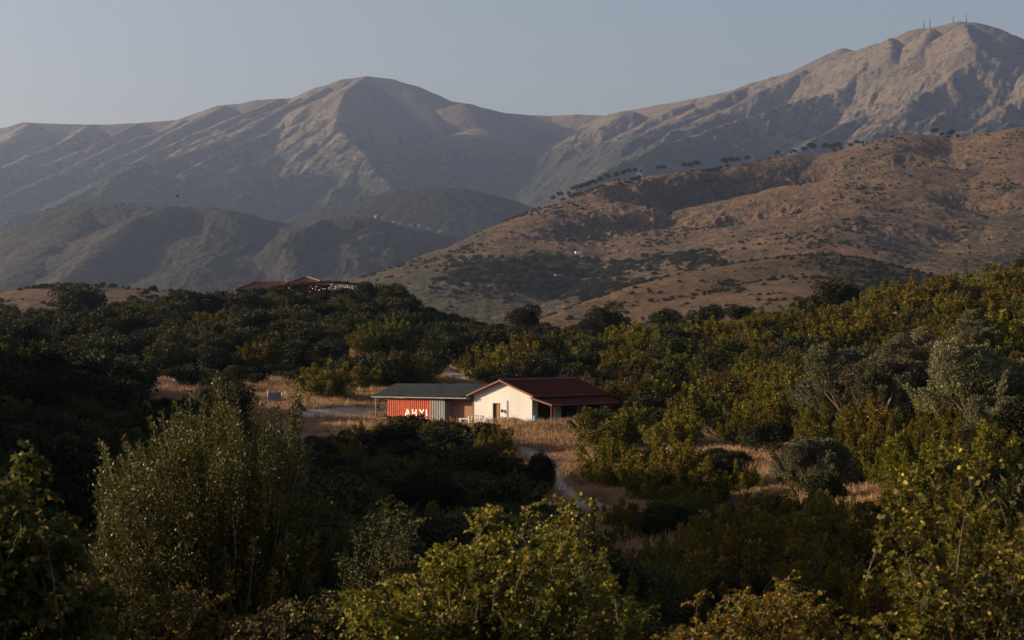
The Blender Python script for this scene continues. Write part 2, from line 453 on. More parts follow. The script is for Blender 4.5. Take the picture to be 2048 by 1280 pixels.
def brown_hill():
    def h(X, Y):
        H, cm = brown_h(X, Y)
        patch = fbm(X, Y, 260, 5, 81)
        lowl = sstep(95, 45, H) * sstep(at(1560, 500, 2100)[0], at(1350, 500, 2100)[0], X)
        veg = 0.10 + 0.34 * patch + 0.10 * sstep(200, 60, H) + 0.15 * lowl
        rock = 0.55 * np.clip(cm, 0, 1) + 0.12 * fbm(X, Y, 60, 4, 91)
        return H, {"veg": veg, "rock": rock}
    return grid_mesh("brown_hill", h, -0.19, 0.36, 1000, 1400, 3300, 520, hill_mat("brown_hill_ground", (0.155, 0.097, 0.055), (0.098, 0.063, 0.038), (0.036, 0.035, 0.020), (0.105, 0.090, 0.076), 5, 1.0, 4.0))

KNOLL = [crest(1000,672, 1090,640, 1150,615, 1200,600, 1260,580, 1330,560, 1400,545, 1470,532, 1540,520, 1600,512, 1660,512, d=(1150, 1300), s=0.11, sr=0.3, r=30),
         crest(1660,512, 1710,520, 1760,533, 1800,545, 1850,560, 1950,580, 2150,590, d=(1300, 1250), s=0.14, sr=0.3, r=30),
         crest(1640,513, 1620,560, 1560,620, d=(1300, 1000), s=0.2, r=30)]

def knoll_h(X, Y):
    H = np.maximum(capped(env(X, Y, KNOLL), X, KNOLL[:2], 2.0), CZ - 8)
    return H + fbm(X, Y, 70, 5, 71) * 1.6 + fbm(X, Y, 16, 3, 73, 0.5, True) * 0.5

def knoll():
    def h(X, Y):
        H = knoll_h(X, Y)
        e = sstep(at(1560, 500, 1250)[0], at(1680, 500, 1250)[0], X)
        return H, {"veg": 0.08 + 0.30 * fbm(X, Y, 60, 5, 83) + 0.22 * e, "rock": -0.1 + 0.2 * fbm(X, Y, 50, 3, 93)}
    return grid_mesh("brown_knoll", h, -0.05, 0.36, 620, 780, 1480, 220, hill_mat("knoll_ground", (0.125, 0.077, 0.040), (0.085, 0.053, 0.029), (0.032, 0.031, 0.016), (0.26, 0.21, 0.17), 1.8, 1.0, 1.2))

LKN = [crest(-300,585, -80,612, 0,604, 60,590, 110,578, 150,571, 190,572, 240,577, 290,584, 360,590, 470,610, 600,650, d=(900, 900), s=0.18, r=20)]

def left_h(X, Y):
    return np.maximum(env(X, Y, LKN), CZ - 4) + fbm(X, Y, 40, 5, 74) * 1.0 + fbm(X, Y, 9, 3, 75, 0.5, True) * 0.3

def left_knoll():
    def h(X, Y):
        return left_h(X, Y), {"veg": 0.02 + 0.25 * fbm(X, Y, 60, 4, 84), "rock": -0.05 + 0.2 * fbm(X, Y, 30, 3, 94)}
    return grid_mesh("scrubby_knoll", h, -0.42, -0.09, 420, 640, 1050, 150, hill_mat("left_knoll_ground", (0.13, 0.085, 0.052), (0.095, 0.064, 0.040), (0.035, 0.035, 0.018), (0.26, 0.23, 0.19), 2.2, 1.0, 0.6))

for f in (mountains, dark_hills, wooded_dome, blue_hill, brown_hill, knoll, left_knoll): f()

gp = MB(); gp.poly([(-16000, -3000, -12), (16000, -3000, -12), (16000, 15000, -12), (-16000, 15000, -12)])
tag(gp.build("ground", hill_mat("plain_ground", GRASS, GRASS2, VEG, ROCK, 20, 0.3, 1.0)), kind="structure")
# ------------------------------------------------------------------ the near hillside: thin-plate sheet through measured and added ground points
GP = [(520,600,430),(650,597,430),(780,610,430),(850,632,427),(900,652,425),(0,662,385),(150,652,395),(300,634,405),(400,616,418),(-150,664,380),
      (1000,676,385),(1100,690,375),(1200,684,365),(1300,678,355),(1400,668,348),(1500,664,342),(1600,646,335),(1700,630,330),(1850,600,325),(1950,585,320),(2048,568,310),(2300,540,310),
      (0,700,320),(300,690,320),(500,690,315),(650,692,310),(850,700,300),(1000,712,310),(1150,730,300),(880,738,285),(925,757,262),
      (540,762,262),(650,775,255),(600,822,226),(700,812,232),(800,836,220),(400,775,250),
      (948,846,214),(1063,846,212),(1130,838,226),(1210,835,224),(1000,860,204),(1120,858,206),(1120,905,189),(1000,920,186),
      (1060,905,190),(1115,935,172),(1135,975,155),(1170,1008,143),(1300,870,200),(1400,905,180),(1350,800,240),(1350,735,290),(1500,705,290),
      (1600,760,235),(1800,765,210),(2000,740,200),(2000,860,150),(1850,840,175),(1620,990,140),(1500,960,158),(1800,1050,110),(1980,1000,100),(2300,850,130),(1400,1080,120),(1300,1060,130),
      (900,960,165),(850,1040,135),(1000,1160,100),(1200,1210,85),(0,765,260),(200,770,255),(150,850,170),(-200,740,260),(0,870,140),(300,960,120),(100,1000,100),(0,920,120),(600,900,185),(500,1000,125),(750,900,185)]
GW = [(-22,60,-8.2),(0,60,-9.6),(22,60,-8.4),(0,80,-10.8),(-8,30,-6.9),(8,30,-7.0),(0,15,-4.8),(0,5,-2.5),(0,0,-1.7),(0,-40,0.5),(40,20,-3.5),(-40,20,-3.0),(-25,5,-2),(25,5,-2),
      (-72,60,12),(-75,100,16),(-78,150,13),(-82,190,8),(-86,226,-1),(-110,110,19),(-110,170,16),(-100,40,7),(-140,120,18),(-115,236,2),(-150,240,5),(-125,285,10),(-160,350,8),(-190,340,12),(-150,430,-2),  # unseen rise at the left, added to throw shade over the valley
      (70,110,-4),(110,200,4),(140,300,14),(80,40,1),(-80,-40,2),(80,-40,3),
      (-5,455,-4),(20,425,-6),(0,480,-12),(-60,475,7),(60,430,-9),(60,460,-14),(100,400,-4),(110,430,-9),(-112,425,-3),(-110,470,-8),(0,560,-10),(-150,560,-12),(150,560,-10),(0,640,-24),(-200,640,-24),(200,640,-24),(250,400,0),(-250,400,-3)]
_gp = np.array([list(at(u, v, y)) for u, v, y in GP] + [[x, y, CZ + z] for x, y, z in GW])
_PS = 100.0
def _phi(r2):
    return np.where(r2 > 0, 0.5 * r2 * np.log(np.maximum(r2, 1e-12)), 0)
def _tps_fit():
    P = _gp[:, :2] / _PS; n = len(P)
    K = _phi(((P[:, None] - P[None]) ** 2).sum(-1)) + np.eye(n) * 0.0006
    A = np.zeros((n + 3, n + 3)); A[:n, :n] = K; A[:n, n:] = np.c_[np.ones(n), P]; A[n:, :n] = A[:n, n:].T
    return np.linalg.solve(A, np.r_[_gp[:, 2], np.zeros(3)])
_W = _tps_fit()

PHI = math.radians(35.0)
LX, LY = math.sin(PHI), math.cos(PHI)              # long axis of the house, away from the eye
WX, WY = math.cos(PHI), -math.sin(PHI)             # across the gable, to the right
_hc = at(1005, 845, 214.0)
HX, HY, HZ = float(_hc[0]), float(_hc[1]), float(_hc[2]) - 0.05

def HP(w, l, z=0.0):
    return Vector((HX + w * WX + l * LX, HY + w * WY + l * LY, HZ + z))

def ground_z(X, Y, rough=True):
    X = np.asarray(X, float); Y = np.asarray(Y, float); sh = np.broadcast(X, Y).shape
    x = (X + 0 * Y).ravel(); y = (Y + 0 * X).ravel()
    out = np.empty(x.shape); P = _gp[:, :2] / _PS; n = len(P)
    for a in range(0, len(x), 60000):
        q = np.c_[x[a:a + 60000], y[a:a + 60000]] / _PS
        out[a:a + 60000] = _phi(((q[:, None] - P[None]) ** 2).sum(-1)) @ _W[:n] + _W[n] + q @ _W[n + 1:]
    if rough: out = out + fbm(x, y, 26, 4, 101) * 0.55 + fbm(x, y, 5, 3, 103) * 0.12
    # level pad under the house and the shed
    w = (x - HX) * WX + (y - HY) * WY; l = (x - HX) * LX + (y - HY) * LY
    dw = np.maximum(np.maximum(-18.5 - w, w - 7.5), 0); dl = np.maximum(np.maximum(-2.2 - l, l - 16.5), 0)
    k = 1 - sstep(0, 7, np.sqrt(dw * dw + dl * dl))
    out = out * (1 - k) + (HZ + 0.02 * fbm(x, y, 3, 2, 7)) * k
    return out.reshape(sh)

_my = np.arange(8, 460, 0.5)
def ground_at(u, v):
    """where the sight line through the pixel meets the near ground"""
    P = at(np.full(_my.shape, u), np.full(_my.shape, v), _my)
    g = ground_z(P[:, 0], P[:, 1])
    i = np.argmax(P[:, 2] < g) if (P[:, 2] < g).any() else len(_my) - 1
    return Vector((float(P[i, 0]), float(P[i, 1]), float(g[i])))

def gz(x, y): return float(ground_z(np.array([x]), np.array([y]))[0])

def uv_of(x, y, z):
    """world point -> photo pixel"""
    dy = y * CP + (z - CZ) * SP; dz = -y * SP + (z - CZ) * CP
    return 1024 + FPX * x / dy, 640 - FPX * dz / dy

def near_ground():
    m, nt, b = new_mat("hillside_soil")
    tc = N(nt, "ShaderNodeTexCoord")
    def noise(sc, det=8, rough=0.6):
        n = N(nt, "ShaderNodeTexNoise", Scale=sc, Detail=det, Roughness=rough); nt.links.new(tc.outputs["Object"], n.inputs["Vector"]); return n.outputs["Fac"]
    c = mixc(nt, ramp(nt, noise(0.06), 0.35, 0.65), lin(0.24, 0.155, 0.085), lin(0.15, 0.105, 0.06))
    c = mixc(nt, ramp(nt, noise(2.2, 6, 0.75), 0.4, 0.75), c, lin(0.07, 0.055, 0.03))
    c = mixc(nt, ramp(nt, noise(0.35), 0.55, 0.7), c, lin(0.045, 0.05, 0.022))
    nt.links.new(c, b.inputs["Base Color"]); b.inputs["Roughness"].default_value = 1.0; b.inputs["Specular IOR Level"].default_value = 0.05
    bp = N(nt, "ShaderNodeBump", Strength=1.0, Distance=0.25); nt.links.new(noise(1.5, 8, 0.7), bp.inputs["Height"]); nt.links.new(bp.outputs[0], b.inputs["Normal"])
    s = np.linspace(-1, 1, 300); yy = -60 + 720 * np.linspace(0, 1, 400) ** 1.15
    S, Y = np.meshgrid(s, yy); X = S * (110 + 0.34 * np.maximum(Y, 0))
    Z = ground_z(X, Y)
    V = np.stack([X, Y, Z], -1).reshape(-1, 3); nt_ = 300; ny = 400
    i = np.arange(ny - 1)[:, None] * nt_ + np.arange(nt_ - 1)[None, :]
    F = np.stack([i, i + 1, i + nt_ + 1, i + nt_], -1).reshape(-1, 4)
    tag(link("hillside", np_mesh("hillside", V, F, m, True)), kind="structure")
near_ground()

def strip(name, pix, width, mat, lift=0.05, world=False):
    """a track laid over the ground through photo points; pix: (u,v) or world (x,y)"""
    P = [ground_at(*p) for p in pix] if not world else [Vector((p[0], p[1], 0)) for p in pix]
    pts = []
    for a, b in zip(P[:-1], P[1:]):
        n = max(2, int((b - a).length / 0.8))
        for k in range(n): pts.append(a.lerp(b, k / n))
    pts.append(P[-1])
    A = np.array([[p.x, p.y] for p in pts])
    for _ in range(6): A[1:-1] = (A[:-2] + 2 * A[1:-1] + A[2:]) / 4
    T = np.gradient(A, axis=0); T /= np.linalg.norm(T, axis=1)[:, None] + 1e-9; Nn = np.c_[-T[:, 1], T[:, 0]]
    m = 9; off = np.linspace(-0.5, 0.5, m)
    W = width * (1 + 0.3 * perlin(A[:, 0] / 4, A[:, 1] / 4, 3))
    X = A[:, None, 0] + Nn[:, None, 0] * off * W[:, None]; Y = A[:, None, 1] + Nn[:, None, 1] * off * W[:, None]
    Z = ground_z(X, Y) + lift * 1.6 * (1 - (2 * off[None]) ** 4) - 0.0
    V = np.stack([X, Y, Z], -1).reshape(-1, 3); n = len(A)
    i = np.arange(n - 1)[:, None] * m + np.arange(m - 1)[None, :]
    F = np.stack([i, i + m, i + m + 1, i + 1], -1).reshape(-1, 4)[:, ::-1]
    return tag(link(name, np_mesh(name, V, F, mat, True)), kind="structure")

TRACK = simple_mat("track_gravel", (0.25, 0.205, 0.155), 1.0, 0.4, 0.9, bump=0.8)
PATH_A = [(1010,888),(1060,903),(1095,925),(1112,950),(1128,975),(1150,1000),(1185,1016),(1260,1030)]
PATH_B = [(858,735),(885,741),(915,752),(945,766)]
YARD = [(560,838),(620,832),(700,822),(760,822)]
strip("dirt_path", PATH_A, 3.3, TRACK)
strip("dirt_track", PATH_B, 3.4, TRACK)
strip("dirt_yard", YARD, 7.5, TRACK)
# ------------------------------------------------------------------ the house, its sheds and the yard
def plaster_mat():
    m, nt, b = new_mat("white_plaster"); tc = N(nt, "ShaderNodeTexCoord")
    n1 = N(nt, "ShaderNodeTexNoise", Scale=0.8, Detail=6); n2 = N(nt, "ShaderNodeTexNoise", Scale=6.0, Detail=8, Roughness=0.7)
    mp = N(nt, "ShaderNodeMapping"); mp.inputs["Scale"].default_value = (1, 1, 0.25)
    nt.links.new(tc.outputs["Object"], mp.inputs[0]); nt.links.new(mp.outputs[0], n1.inputs["Vector"]); nt.links.new(tc.outputs["Object"], n2.inputs["Vector"])
    c = mixc(nt, ramp(nt, n1.outputs["Fac"], 0.35, 0.7), lin(0.66, 0.65, 0.63), lin(0.55, 0.535, 0.50))
    c = mixc(nt, ramp(nt, n2.outputs["Fac"], 0.62, 0.8), c, lin(0.58, 0.53, 0.46))
    nt.links.new(c, b.inputs["Base Color"]); b.inputs["Roughness"].default_value = 0.95; b.inputs["Specular IOR Level"].default_value = 0.1
    bp = N(nt, "ShaderNodeBump", Strength=0.4, Distance=0.01); nt.links.new(n2.outputs["Fac"], bp.inputs["Height"]); nt.links.new(bp.outputs[0], b.inputs["Normal"])
    return m

def brick_mat():
    m, nt, b = new_mat("clay_block"); tc = N(nt, "ShaderNodeTexCoord")
    mp = N(nt, "ShaderNodeMapping"); mp.inputs["Rotation"].default_value = (math.radians(90), 0, 0); nt.links.new(tc.outputs["Object"], mp.inputs[0])
    br = N(nt, "ShaderNodeTexBrick", Color1=lin(0.28, 0.125, 0.075), Color2=lin(0.22, 0.095, 0.058), Mortar=lin(0.20, 0.16, 0.13), Scale=3.0)
    br.inputs["Mortar Size"].default_value = 0.025
    nt.links.new(mp.outputs[0], br.inputs["Vector"]); nt.links.new(br.outputs["Color"], b.inputs["Base Color"]); b.inputs["Roughness"].default_value = 0.95
    return m

M_PLASTER = plaster_mat(); M_BRICK = brick_mat()
M_TILE = simple_mat("maroon_roof", (0.072, 0.018, 0.012), 0.95, 0.3, 2.0, spec=0.03)
M_TRIM = simple_mat("maroon_trim", (0.14, 0.045, 0.03), 0.6, 0.15, 4.0)
M_TILE_EDGE = simple_mat("ridge_tile", (0.17, 0.07, 0.05), 0.8, 0.2, 4.0)
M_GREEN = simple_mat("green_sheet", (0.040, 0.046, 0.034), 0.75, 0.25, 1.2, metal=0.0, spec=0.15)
M_GREEN_RIB = simple_mat("sunlit_green_rib", (0.105, 0.110, 0.090), 0.8, 0.25, 1.2, spec=0.1)  # lighter than the sheet: sunlight on the ribs put into the colour
M_RED = simple_mat("orange_red_paint", (0.43, 0.078, 0.030), 0.7, 0.25, 2.5)
M_GREY = simple_mat("grey_sheet", (0.17, 0.17, 0.17), 0.6, 0.2, 1.5)
M_WOOD = simple_mat("brown_wood", (0.24, 0.115, 0.045), 0.6, 0.2, 6.0)
M_DARK = simple_mat("dark_interior", (0.012, 0.011, 0.010), 0.9, 0.2, 2.0)
M_GLASS = simple_mat("dark_glass", (0.015, 0.016, 0.018), 0.15, 0.1, 2.0, spec=0.5)
M_WHITE = simple_mat("white_paint", (0.78, 0.76, 0.72), 0.6, 0.06, 4.0)
M_STEEL = simple_mat("galvanised_steel", (0.32, 0.32, 0.31), 0.5, 0.15, 4.0, metal=0.5)
M_BLUE = simple_mat("pale_blue_plastic", (0.10, 0.20, 0.27), 0.5, 0.15, 3.0)
M_BARK = simple_mat("bark", (0.12, 0.09, 0.065), 0.95, 0.35, 8.0, bump=0.8)
M_STONE = simple_mat("pale_stone", (0.36, 0.32, 0.27), 0.95, 0.3, 1.5, bump=0.6)
M_POLE = simple_mat("weathered_pole", (0.26, 0.21, 0.16), 0.9, 0.25, 3.0)
M_SOIL = simple_mat("red_soil", (0.42, 0.19, 0.10), 1.0, 0.3, 1.0, bump=0.6)
M_THATCH = simple_mat("dry_brushwood", (0.075, 0.052, 0.032), 1.0, 0.4, 3.0, bump=0.8)
M_REDTILE = simple_mat("red_clay_tile", (0.062, 0.020, 0.014), 0.8, 0.3, 2.0)
M_BULB = simple_mat("lit_bulb", (1.0, 0.75, 0.4), 0.5, 0.0, 1.0, emit=((1.0, 0.66, 0.30), 0.9))

HW = 3.85; HL = 14.2; EH = 3.0; RH = EH + 0.38 * HW; OV = 0.55; SL = 0.38

def slope_pts(w0, w1, l0, l1, zfun): return [HP(w0, l0, zfun(w0)), HP(w1, l0, zfun(w1)), HP(w1, l1, zfun(w1)), HP(w0, l1, zfun(w0))]

def pan_roof(mb, side, w_in, w_out, l0, l1, z_in, z_out, pitch, amp, rows, th):
    """tiled or corrugated slope: waves run down the slope, w_in at the ridge; rows = courses of tile (0 = sheet)"""
    n = max(2, int((l1 - l0) / (pitch / 6.0)))
    ls = [l0 + (l1 - l0) * i / n for i in range(n + 1)]
    R = rows or 1
    grid = []
    for r in range(R + 1):
        f0 = r / R
        for step in ((0, 1) if (rows and 0 < r < R) else (0,)):
            w = w_in + (w_out - w_in) * f0; z = z_in + (z_out - z_in) * f0 + (0.0 if not rows else (0.03 if step == 0 and r > 0 else 0.0))
            grid.append([HP(w, l, z + amp * math.sin(2 * math.pi * (l - l0) / pitch)) for l in ls])
    k = len(mb.v); m = len(ls)
    for row in grid: mb.v += [tuple(p) for p in row]
    for row in grid: mb.v += [(p.x, p.y, p.z - th) for p in row]
    G = len(grid)
    for a in range(G - 1):
        for i in range(m - 1):
            q = (k + a * m + i, k + a * m + i + 1, k + (a + 1) * m + i + 1, k + (a + 1) * m + i)
            mb.f.append(q if side > 0 else q[::-1]); o = G * m
            q2 = tuple(x + o for x in q); mb.f.append(q2[::-1] if side > 0 else q2)
    o = G * m
    for i in range(m - 1):
        a = k + (G - 1) * m + i; mb.f.append((a, a + 1, a + 1 + o, a + o)); a = k + i; mb.f.append((a, a + o, a + 1 + o, a + 1))
    for a in range(G - 1):
        for e in (0, m - 1):
            p = k + a * m + e; mb.f.append((p, p + m, p + m + o, p + o))

def wall_with_holes(mb, a0, a1, z0, z1, P, holes, th):
    """rectangular wall in the (a,z) plane by P(a, depth, z); holes (a0,a1,z0,z1); depth runs inward by th"""
    xs = sorted({a0, a1, *[h[0] for h in holes], *[h[1] for h in holes]}); zs = sorted({z0, z1, *[h[2] for h in holes], *[h[3] for h in holes]})
    for i in range(len(xs) - 1):
        for j in range(len(zs) - 1):
            ca, cz = (xs[i] + xs[i + 1]) / 2, (zs[j] + zs[j + 1]) / 2
            if any(h[0] < ca < h[1] and h[2] < cz < h[3] for h in holes): continue
            for d in (0, th): mb.poly([P(xs[i], d, zs[j]), P(xs[i + 1], d, zs[j]), P(xs[i + 1], d, zs[j + 1]), P(xs[i], d, zs[j + 1])])
    for h in holes:
        A, B, C, D = (h[0], h[2]), (h[1], h[2]), (h[1], h[3]), (h[0], h[3])
        for p, q in ((A, B), (B, C), (C, D), (D, A)):
            mb.poly([P(p[0], 0, p[1]), P(q[0], 0, q[1]), P(q[0], th, q[1]), P(p[0], th, p[1])])

def house():
    t = empty("farm_house", HP(0, 0, 0)); inv = Matrix.Translation(-t.location)
    def fin(mb, name, mat, parent=t, **k):
        off = t.location
        mb.v = [(v[0] - off.x, v[1] - off.y, v[2] - off.z) for v in mb.v]
        return mb.build(name, mat, parent, **k)
    tag(t, "white plastered single storey farm house with maroon tiled gable roof and brown door", "house")
    # walls
    w = MB(); th = 0.25
    front = lambda a, d, z: HP(a, d, z); side = lambda a, d, z: HP(HW - d, a, z); left = lambda a, d, z: HP(-HW + d, a, z); back = lambda a, d, z: HP(a, HL - d, z)
    DOOR = (-1.25, -0.37, 0, 2.08)
    wall_with_holes(w, -HW, HW, -0.6, EH, front, [(DOOR[0], DOOR[1], 0.0, DOOR[3])], th)
    for d in (0, th): w.poly([front(-HW, d, EH), front(HW, d, EH), front(0, d, RH)])
    wall_with_holes(w, 0, HL, -0.6, EH - 0.02, side, [(1.1, 4.2, 0.0, 2.35), (5.6, 9.4, 0.0, 2.35), (10.6, 13.8, 0.6, 2.2)], th)
    wall_with_holes(w, 0, HL, -0.6, EH - 0.02, left, [], th); wall_with_holes(w, -HW, HW, -0.6, EH, back, [], th)
    for d in (0, th): w.poly([back(-HW, d, EH), back(HW, d, EH), back(0, d, RH)])
    fin(w, "wall", M_PLASTER)
    fl = MB(); fl.box((0, 0, 0), (0.1, 0.1, 0.1)); fl.v = []; fl.f = []
    fl.slab([HP(-HW + .3, .3, 0.05), HP(HW - .3, .3, 0.05), HP(HW - .3, HL - .3, 0.05), HP(-HW + .3, HL - .3, 0.05)], 0.1); fin(fl, "floor_slab", M_DARK)
    for a0, a1, z0, z1 in ((1.1, 4.2, 0.0, 2.35), (5.6, 9.4, 0.0, 2.35), (10.6, 13.8, 0.6, 2.2)):
        g = MB(); n = 3
        for i in range(n + 1):
            a = a0 + 0.04 + (a1 - a0 - 0.08) * i / n
            g.poly([side(a - .04, .10, z0), side(a + .04, .10, z0), side(a + .04, .10, z1), side(a - .04, .10, z1)]); 
            g.poly([side(a - .04, .10, z0), side(a - .04, .16, z0), side(a - .04, .16, z1), side(a - .04, .10, z1)])
        g.poly([side(a0, .099, z1 - .1), side(a1, .099, z1 - .1), side(a1, .099, z1), side(a0, .099, z1)])
        f = fin(g, "window_frame", M_TRIM)
        p = MB(); p.poly([side(a0, .14, z0), side(a1, .14, z0), side(a1, .14, z1), side(a0, .14, z1)]); fin(p, "pane", M_GLASS, f)
    # roof: two tiled slopes
    r = MB(); zr = RH + 0.16
    for sgn in (1, -1):
        we = sgn * (HW + 0.5)
        pan_roof(r, sgn, 0.02 * sgn, we, -OV, HL + OV, zr, zr - SL * abs(we), 0.30, 0.035, 11, 0.07)
    rf = fin(r, "roof", M_TILE)
    rt = MB()
    for i in range(42):
        l = -OV + (HL + 2 * OV) * i / 42
        rt.bar(HP(0, l, zr + 0.02), HP(0, l + 0.41, zr + 0.035), 0.10, 0.125, 8)
    fin(rt, "ridge_cap", M_TILE_EDGE, rf, smooth=False)
    for sgn in (1, -1):
        we = sgn * (HW + 0.52)
        for l in (-OV - 0.03, HL + OV + 0.03):
            bb = MB()
            bb.slab([HP(0, l - .02, zr + .04), HP(we, l - .02, zr - SL * abs(we) + .04), HP(we, l - .02, zr - SL * abs(we) - .17), HP(0, l - .02, zr - .17)], 0.05, (-LX, -LY, 0)); fin(bb, "bargeboard", M_TRIM)
    ra = MB()
    for sgn in (1, -1):
        for k in range(5):
            wv = sgn * (0.45 + k * 0.85); z = zr - SL * abs(wv) - 0.16
            ra.bar(HP(wv, -OV + .02, z), HP(wv, 0.0, z), 0.055, 0.055, 4)
        ra.slab([HP(sgn * .05, -OV + .02, zr - .09), HP(sgn * (HW + .4), -OV + .02, zr - SL * (HW + .4) - .09), HP(sgn * (HW + .4), 0, zr - SL * (HW + .4) - .09), HP(sgn * .05, 0, zr - .09)], 0.02)
    fin(ra, "rafter_end", M_TRIM)
    gt = MB()
    for sgn in (1, -1):
        we = sgn * (HW + 0.56); gt.bar(HP(we, -OV, zr - SL * (HW + .5) - .07), HP(we, HL + OV, zr - SL * (HW + .5) - .07), 0.06, 0.06, 8)
    fin(gt, "gutter", M_TRIM)
    # porch on the long side
    pr = MB(); PW = 2.7
    pan_roof(pr, 1, HW + 0.01, HW + PW, -0.3, HL - 0.2, 2.78, 2.05, 0.30, 0.03, 6, 0.06); fin(pr, "porch_roof", M_TILE)
    pb = MB(); pb.slab([HP(HW, -.34, 2.84), HP(HW + PW, -.34, 2.11), HP(HW + PW, -.34, 1.92), HP(HW, -.34, 2.64)], .06, (-LX, -LY, 0))
    pb.bar(HP(HW + PW - .12, -.3, 1.93), HP(HW + PW - .12, HL - .2, 1.93), .07, .07, 4); fin(pb, "porch_beam", M_TRIM)
    for l in (-0.1, 5.0, 10.0, 15.0):
        po = MB(); po.bar(HP(HW + PW - .15, l, -.5), HP(HW + PW - .15, l, 1.93), .085, .085, 6); fin(po, "porch_post", M_TRIM)
    dp = MB(); q = HP(HW + PW + .02, .0, 1.95); dp.bar(q, HP(HW + PW - .0, .2, 1.75), .04); dp.bar(HP(HW + PW, .2, 1.75), HP(HW + PW, .2, -.3), .04); dp.bar(HP(HW + PW + .03, -.35, 2.0), HP(HW + PW + .03, HL - .2, 2.0), .06); fin(dp, "downpipe", M_TRIM)
    # door, standing half open, dark sheet in the gap
    d = MB(); d0 = HP(DOOR[1] - .02, .10, 0); 
    d.slab([front(-0.80, .12, .02), front(DOOR[1] - .03, .12, .02), front(DOOR[1] - .03, .12, 2.05), front(-0.80, .12, 2.05)], .05, (-LX, -LY, 0))
    for z in (0.45, 1.15, 1.7): d.slab([front(-0.74, .10, z - .2), front(-0.44, .10, z - .2), front(-0.44, .10, z + .15), front(-0.74, .10, z + .15)], .02, (-LX, -LY, 0))
    door = fin(d, "door", M_WOOD)
    hd = MB(); hd.bar(front(-0.75, .02, 1.0), front(-0.62, .02, 1.0), .02); fin(hd, "handle", M_STEEL, door)
    dk = MB(); dk.slab([front(DOOR[0] + .02, .13, .02), front(-0.81, .13, .02), front(-0.81, .13, 2.05), front(DOOR[0] + .02, .13, 2.05)], .04, (-LX, -LY, 0)); fin(dk, "doorway_shade", simple_mat("shaded_doorway", (0.05, 0.03, 0.02), .7), t)  # dark colour stands in for the shade of the room behind
    df = MB()
    for a, b in (((DOOR[0], 0), (DOOR[0], 2.1)), ((DOOR[1], 0), (DOOR[1], 2.1)), ((DOOR[0] - .03, 2.1), (DOOR[1] + .03, 2.1))): df.bar(front(a[0], .01, a[1]), front(b[0], .01, b[1]), .05, .05, 4)
    fin(df, "door_frame", M_WOOD)
    pp = MB(); pp.bar(front(0.63, -.06, .4), front(0.63, -.06, 2.42), .035, .035, 6); fin(pp, "wall_pipe", M_GREY)
    bd = MB(); bd.slab([front(-HW - .10, -.03, -.3), front(-HW + .03, -.03, -.3), front(-HW + .03, -.03, 2.9), front(-HW - .10, -.03, 2.9)], .06, (-LX, -LY, 0)); fin(bd, "corner_post", M_TRIM)
    return t

def local_thing(name, label, cat, loc, rz=0.0, group=None):
    return tag(empty(name, loc, rz), label, cat, group)

def aircon(w, l, z, label, fan_side):
    t = local_thing("air_conditioner", label, "air conditioner", HP(w, l, z), -PHI, "cooling units at the gable wall")
    b = MB(); b.box((0, 0, .36), (.92, .34, .66)); b.box((-.3, 0, .015), (.06, .36, .03)); b.box((.3, 0, .015), (.06, .36, .03)); b.build("casing", M_GREY, t)
    f = MB(); c = Vector((fan_side, -.175, .36))
    for k in range(20):
        a = 2 * math.pi * k / 20; a2 = 2 * math.pi * (k + 1) / 20
        f.bar(c + Vector((math.cos(a) * .27, 0, math.sin(a) * .27)), c + Vector((math.cos(a2) * .27, 0, math.sin(a2) * .27)), .02, n=4)
    for k in range(5): f.bar(c + Vector((-.25, -.005, -.2 + k * .1)), c + Vector((.25, -.005, -.2 + k * .1)), .008, n=4)
    for k in range(4):
        a = math.pi * k / 2; f.poly([c, c + Vector((math.cos(a) * .24, .01, math.sin(a) * .24)), c + Vector((math.cos(a + .8) * .24, .02, math.sin(a + .8) * .24))])
    f.build("fan", M_DARK, t)

